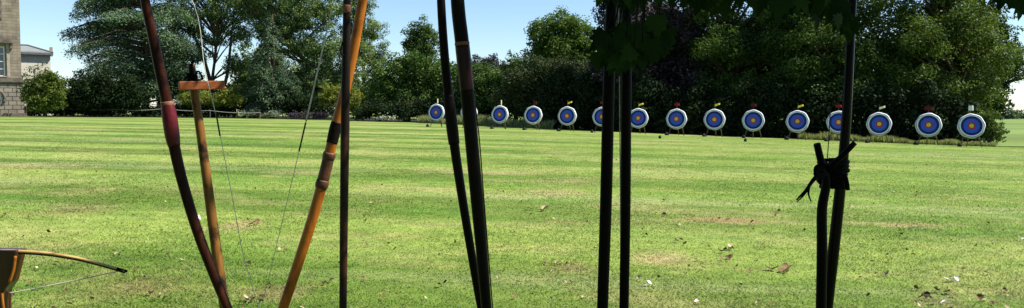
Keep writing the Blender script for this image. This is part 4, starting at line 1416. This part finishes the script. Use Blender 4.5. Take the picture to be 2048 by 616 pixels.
V1, F1 = palmate(Cn, tp_, nn, np.concatenate([rng.uniform(.17, .28, len(Cn) - len(DAP)), rng.uniform(.07, .11, len(DAP))]))
# the leaves that hang into view: (px, py of the stalk end, distance, tip dx, tip dy in px, size)
VIS = []
for cx, cy, rx, ry, n in [(1262, 100, 66, 34, 34), (1225, 120, 34, 26, 14), (1310, 75, 30, 30, 12), (1250, -4, 54, 14, 14), (1300, -6, 40, 12, 8),
                          (1380, -2, 44, 20, 14), (1450, -6, 60, 26, 20), (1530, -8, 50, 22, 14), (1600, 2, 44, 30, 16), (1655, 12, 44, 34, 24), (1690, 40, 16, 26, 10),
                          (2030, -4, 26, 26, 10), (2052, 8, 14, 22, 6)]:
    for _ in range(n):
        a_ = rng.uniform(0, 6.28); r_ = rng.random() ** .5
        VIS.append((cx + rx * r_ * math.cos(a_), cy + ry * r_ * math.sin(a_) - 22, rng.uniform(1.66, 1.95), rng.normal(0, .5), 1, rng.uniform(.032, .060)))
cs, ts, ns, ss, tw = [], [], [], [], []
for px, py, d, tx, ty, s in VIS:
    p = at(px, py, d); e = at(px + tx * 10, py + ty * 10, d)
    cs.append(p); ts.append((e - p) + np.array([0, rng.uniform(-.003, .003), 0])); ns.append(np.array([rng.normal(0, .35), -1, rng.uniform(.05, .6)])); ss.append(s)
    j = np.argmin(np.abs(bough[:, 0] - p[0]) + (np.arange(24) < 10) * 5)
    h = bough[j] if px < 1900 else np.array([1.3, 1.9, 1.7])
    if len(cs) % 5 == 0:
        tw.append((smooth_curve([h - st_base, (h + p) / 2 + np.array([0, 0, .02]) - st_base, p - st_base], 6), .0018))
for p_ in DAP:  # twigs added to carry the extra shading leaves
    up_ = p_ + np.array([rng.uniform(.1, .4), rng.uniform(-.4, -.1), 3.0 - p_[2]])
    tw.append((smooth_curve([up_ - st_base, (up_ * .4 + p_ * .6) + np.array([.05, -.03, 0]) - st_base, p_ - st_base], 6), .0018))
V2, F2 = palmate(np.array(cs), np.array(ts), np.array(ns), np.array(ss))
tt = np.concatenate([np.repeat(rng.random(len(Cn)), len(LEAF)), np.repeat(rng.random(len(cs)), len(LEAF))])
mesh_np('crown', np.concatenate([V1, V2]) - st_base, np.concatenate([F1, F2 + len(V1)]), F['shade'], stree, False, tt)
for t_ in tw:
    tube('twig', t_[0], t_[1], M['twig'], stree, 5)

# ------------------------------------------------------------------ fallen leaves and scraps on the lawn


def fallen(seed, size, n=1, spread=0.0):
    """n curled leaf blades in one small heap"""
    r2 = np.random.default_rng(seed)
    Vs, Fs, off = [], [], 0
    for _ in range(n):
        L, W = size * r2.uniform(.8, 1.2), size * r2.uniform(.45, .7)
        u = np.linspace(0, 1, 7)
        w = np.sin(np.clip(u, .02, .98) * math.pi) ** .7
        curl, roll = r2.uniform(.5, 2.0), r2.uniform(.2, .6)
        x = L * np.sin(u * curl) / max(curl, .3); z = L * (1 - np.cos(u * curl)) / max(curl, .3) * .8
        P = []
        for s in (-1, -.35, .35, 1):
            P.append(np.stack([x, s * w * W / 2 + .004 * r2.standard_normal(7), z + roll * abs(s) * w * W * .6 + .003], -1))
        P = np.stack(P, 1).reshape(-1, 3)
        a = r2.uniform(0, 6.28)
        Rz = np.array([[math.cos(a), -math.sin(a), 0], [math.sin(a), math.cos(a), 0], [0, 0, 1]])
        P = P @ Rz.T + np.append(r2.normal(0, 1, 2) * spread * np.array([1.6, .8]), abs(r2.normal(0, .25)) * spread * .5)
        i = (np.arange(6)[:, None] * 4 + np.arange(3)[None]).ravel()
        Vs.append(P); Fs.append(np.stack([i, i + 4, i + 5, i + 1], -1) + off); off += len(P)
    return np.concatenate(Vs), np.concatenate(Fs)


def ground_hit(px, py):
    """where the photo ray meets the lawn"""
    d = 8.0
    for _ in range(40):
        x = (px - 1024) / FPX * d
        h = CAM_H - float(zg(x))
        v = (at(px, py, 1.0)[2] - CAM_H)
        d = -h / v
    return np.array([(px - 1024) / FPX * d, d, float(zg((px - 1024) / FPX * d))])


NOTE = [  # px, py, name, material, size m, pieces, spread, label
    (1465, 500, 'dry_leaf', 'litter_pale', .07, 2, .02, 'pale curled leaf beside dark scraps on the lawn between black pair and forked prop'),
    (1448, 506, 'dry_leaf', 'litter_dark', .05, 3, .025, 'dark withered leaf scraps just left of the pale curled leaf'),
    (1460, 522, 'twig_scrap', 'litter_brown', .07, 4, .04, 'brown twig scraps below the pale curled leaf'),
    (1575, 545, 'dry_leaf', 'litter_brown', .075, 8, .045, 'red brown dead leaves left of the forked prop'),
    (1075, 420, 'dry_leaf', 'litter_pale', .10, 4, .07, 'pale leaf scraps right of the middle bow pair'),
    (1950, 502, 'paper_scrap', 'litter_white', .06, 1, 0, 'single flat white scrap on the grass at the right'),
    (1918, 565, 'paper_scrap', 'litter_white', .055, 3, .012, 'crumpled white scrap standing up in the grass at lower right'),
    (1890, 612, 'paper_scrap', 'litter_white', .06, 3, .03, 'white scraps at the bottom edge on the right'),
    (1910, 590, 'dry_leaf', 'litter_brown', .06, 6, .07, 'brown dead leaves below the crumpled white scrap'),
    (1855, 603, 'dry_leaf', 'litter_dark', .06, 4, .03, 'dark curled dead leaves near the bottom edge at right'),
    (400, 440, 'paper_scrap', 'litter_white', .055, 2, .03, 'flat white scraps on the lawn between red gripped bow and prop'),
    (312, 598, 'dry_leaf', 'litter_pale', .055, 4, .04, 'pale dry leaves between crossbow and red gripped bow'),
    (508, 600, 'dry_leaf', 'litter_pale', .06, 4, .035, 'pale dry leaves between T-shaped prop and orange bow'),
    (488, 608, 'dry_leaf', 'litter_dark', .05, 3, .02, 'dark leaf scraps at the bottom just right of the prop'),
    (495, 533, 'dry_leaf', 'litter_dark', .055, 2, .02, 'dark curled leaf with pale edge between prop and orange bow'),
    (493, 452, 'dry_leaf', 'litter_brown', .08, 3, .03, 'brown leaf scraps on the bare patch right of the prop'),
    (885, 573, 'dry_leaf', 'litter_dark', .05, 2, .02, 'dark leaf on the grass left of the middle bow pair'),
    (1330, 404, 'dry_leaf', 'litter_dark', .06, 1, 0, 'lone dark leaf on the lawn right of the black pair'),
    (1372, 487, 'dry_leaf', 'litter_dark', .05, 4, .05, 'small dark leaf scraps in a row right of the black pair'),
    (1305, 575, 'paper_scrap', 'litter_white', .04, 2, .02, 'small white scraps low on the grass right of the black pair'),
    (1965, 452, 'dry_leaf', 'litter_pale', .06, 2, .02, 'small pale leaf far right above the flat white scrap'),
    (1808, 472, 'dry_leaf', 'litter_dark', .05, 3, .025, 'dark leaf scraps on the grass right of the tall stave'),
    (1770, 555, 'dry_leaf', 'litter_pale', .05, 3, .04, 'pale leaf bits low right of the tall stave'),
    (1140, 535, 'dry_leaf', 'litter_brown', .05, 4, .05, 'brown leaf bits left of the black pair'),
    (95, 468, 'dry_leaf', 'litter_dark', .055, 1, 0, 'lone dark leaf on the grass at the far left above the crossbow'),
    (1440, 440, 'dry_leaf', 'litter_brown', .07, 6, .14, 'brown leaves on the reddish bare patch at right'),
    (1560, 426, 'dry_leaf', 'litter_brown', .07, 3, .08, 'brown leaves beside the bare patch left of the prop'),
]
for i, (px, py, nm, mt, s, n, sp_, lab) in enumerate(NOTE):
    p = ground_hit(px, py)
    split = n > 1 and sp_ >= .035
    for q_ in range(n if split else 1):
        V, Fc = fallen(100 + i + 57 * q_, s * 1.05, 1 if split else n, 0 if split else sp_)
        o = mesh_np(nm, V, Fc, M[mt], None, True)
        dx, dy = (rng.normal(0, 1.7 * sp_), rng.normal(0, 1.5 * sp_)) if split else (0, 0)
        o.location = (p[0] + dx, p[1] + dy, float(zg(p[0] + dx)) + .012)
        o.rotation_euler = (R(6), 0, i * 1.3 + q_)
        tag(o, ' '.join(('one of the ' + lab).split()[:16]) if split else lab, 'scrap' if 'scrap' in nm else 'fallen leaf', lab if split else None)
# fine leaf litter nobody could count
Vs, Fs, ix, off = [], [], [], 0
mts = ['litter_pale', 'litter_brown', 'litter_dark', 'litter_white']
for i in range(1100):
    y = 4.5 * (30 / 4.5) ** rng.random()
    x = rng.uniform(-1, 1) * (y * .68 + .5)
    V, Fc = fallen(1000 + i, rng.uniform(.018, .045) * (1 + y * .012), 1, 0)
    V = V + np.array([x, y, float(zg(x)) + .008 + .012 * rng.random()])
    Vs.append(V); Fs.append(Fc + off); off += len(V)
    ix += [int(rng.choice(4, p=[.28, .45, .268, .002]))] * len(Fc)
o = mesh_np('leaf_litter', np.concatenate(Vs), np.concatenate(Fs), [M[k] for k in mts], None, True, None, ix)
tag(o, 'fine scatter of tiny dry leaf bits all over the near lawn', 'leaf litter', None, 'stuff')

# ------------------------------------------------------------------ light
SUN_AZ, SUN_EL = 91.0, 54.0      # degrees right of the view direction, above the horizon
s = Vector((math.cos(R(SUN_EL)) * math.sin(R(SUN_AZ)), math.cos(R(SUN_EL)) * math.cos(R(SUN_AZ)), math.sin(R(SUN_EL))))
ld = bpy.data.lights.new('sun', 'SUN')
ld.energy = 5.0
ld.angle = R(.53)
ld.color = (1, .955, .87)
sun = bpy.data.objects.new('sun', ld)
sun.rotation_euler = s.to_track_quat('Z', 'Y').to_euler()
sun.location = (20, 5, 40)
link(sun)
w = bpy.data.worlds.new('World')
sc.world = w
w.use_nodes = True
nt = w.node_tree
sky = nt.nodes.new('ShaderNodeTexSky')
sky.sky_type = 'NISHITA'
sky.sun_disc = False
sky.sun_elevation = R(SUN_EL)
sky.sun_rotation = R(SUN_AZ)
sky.air_density, sky.dust_density, sky.ozone_density = 1.0, .0, 5.0
bg = nt.nodes['Background']
bg.inputs['Strength'].default_value = .084
nt.links.new(sky.outputs['Color'], bg.inputs['Color'])

sc.render.engine = 'CYCLES'
sc.cycles.max_bounces = 5
sc.cycles.diffuse_bounces = 3
sc.cycles.transmission_bounces = 3
sc.view_settings.view_transform = 'Standard'
sc.view_settings.look = 'None'
sc.view_settings.exposure = 1.02
sc.view_settings.gamma = 1
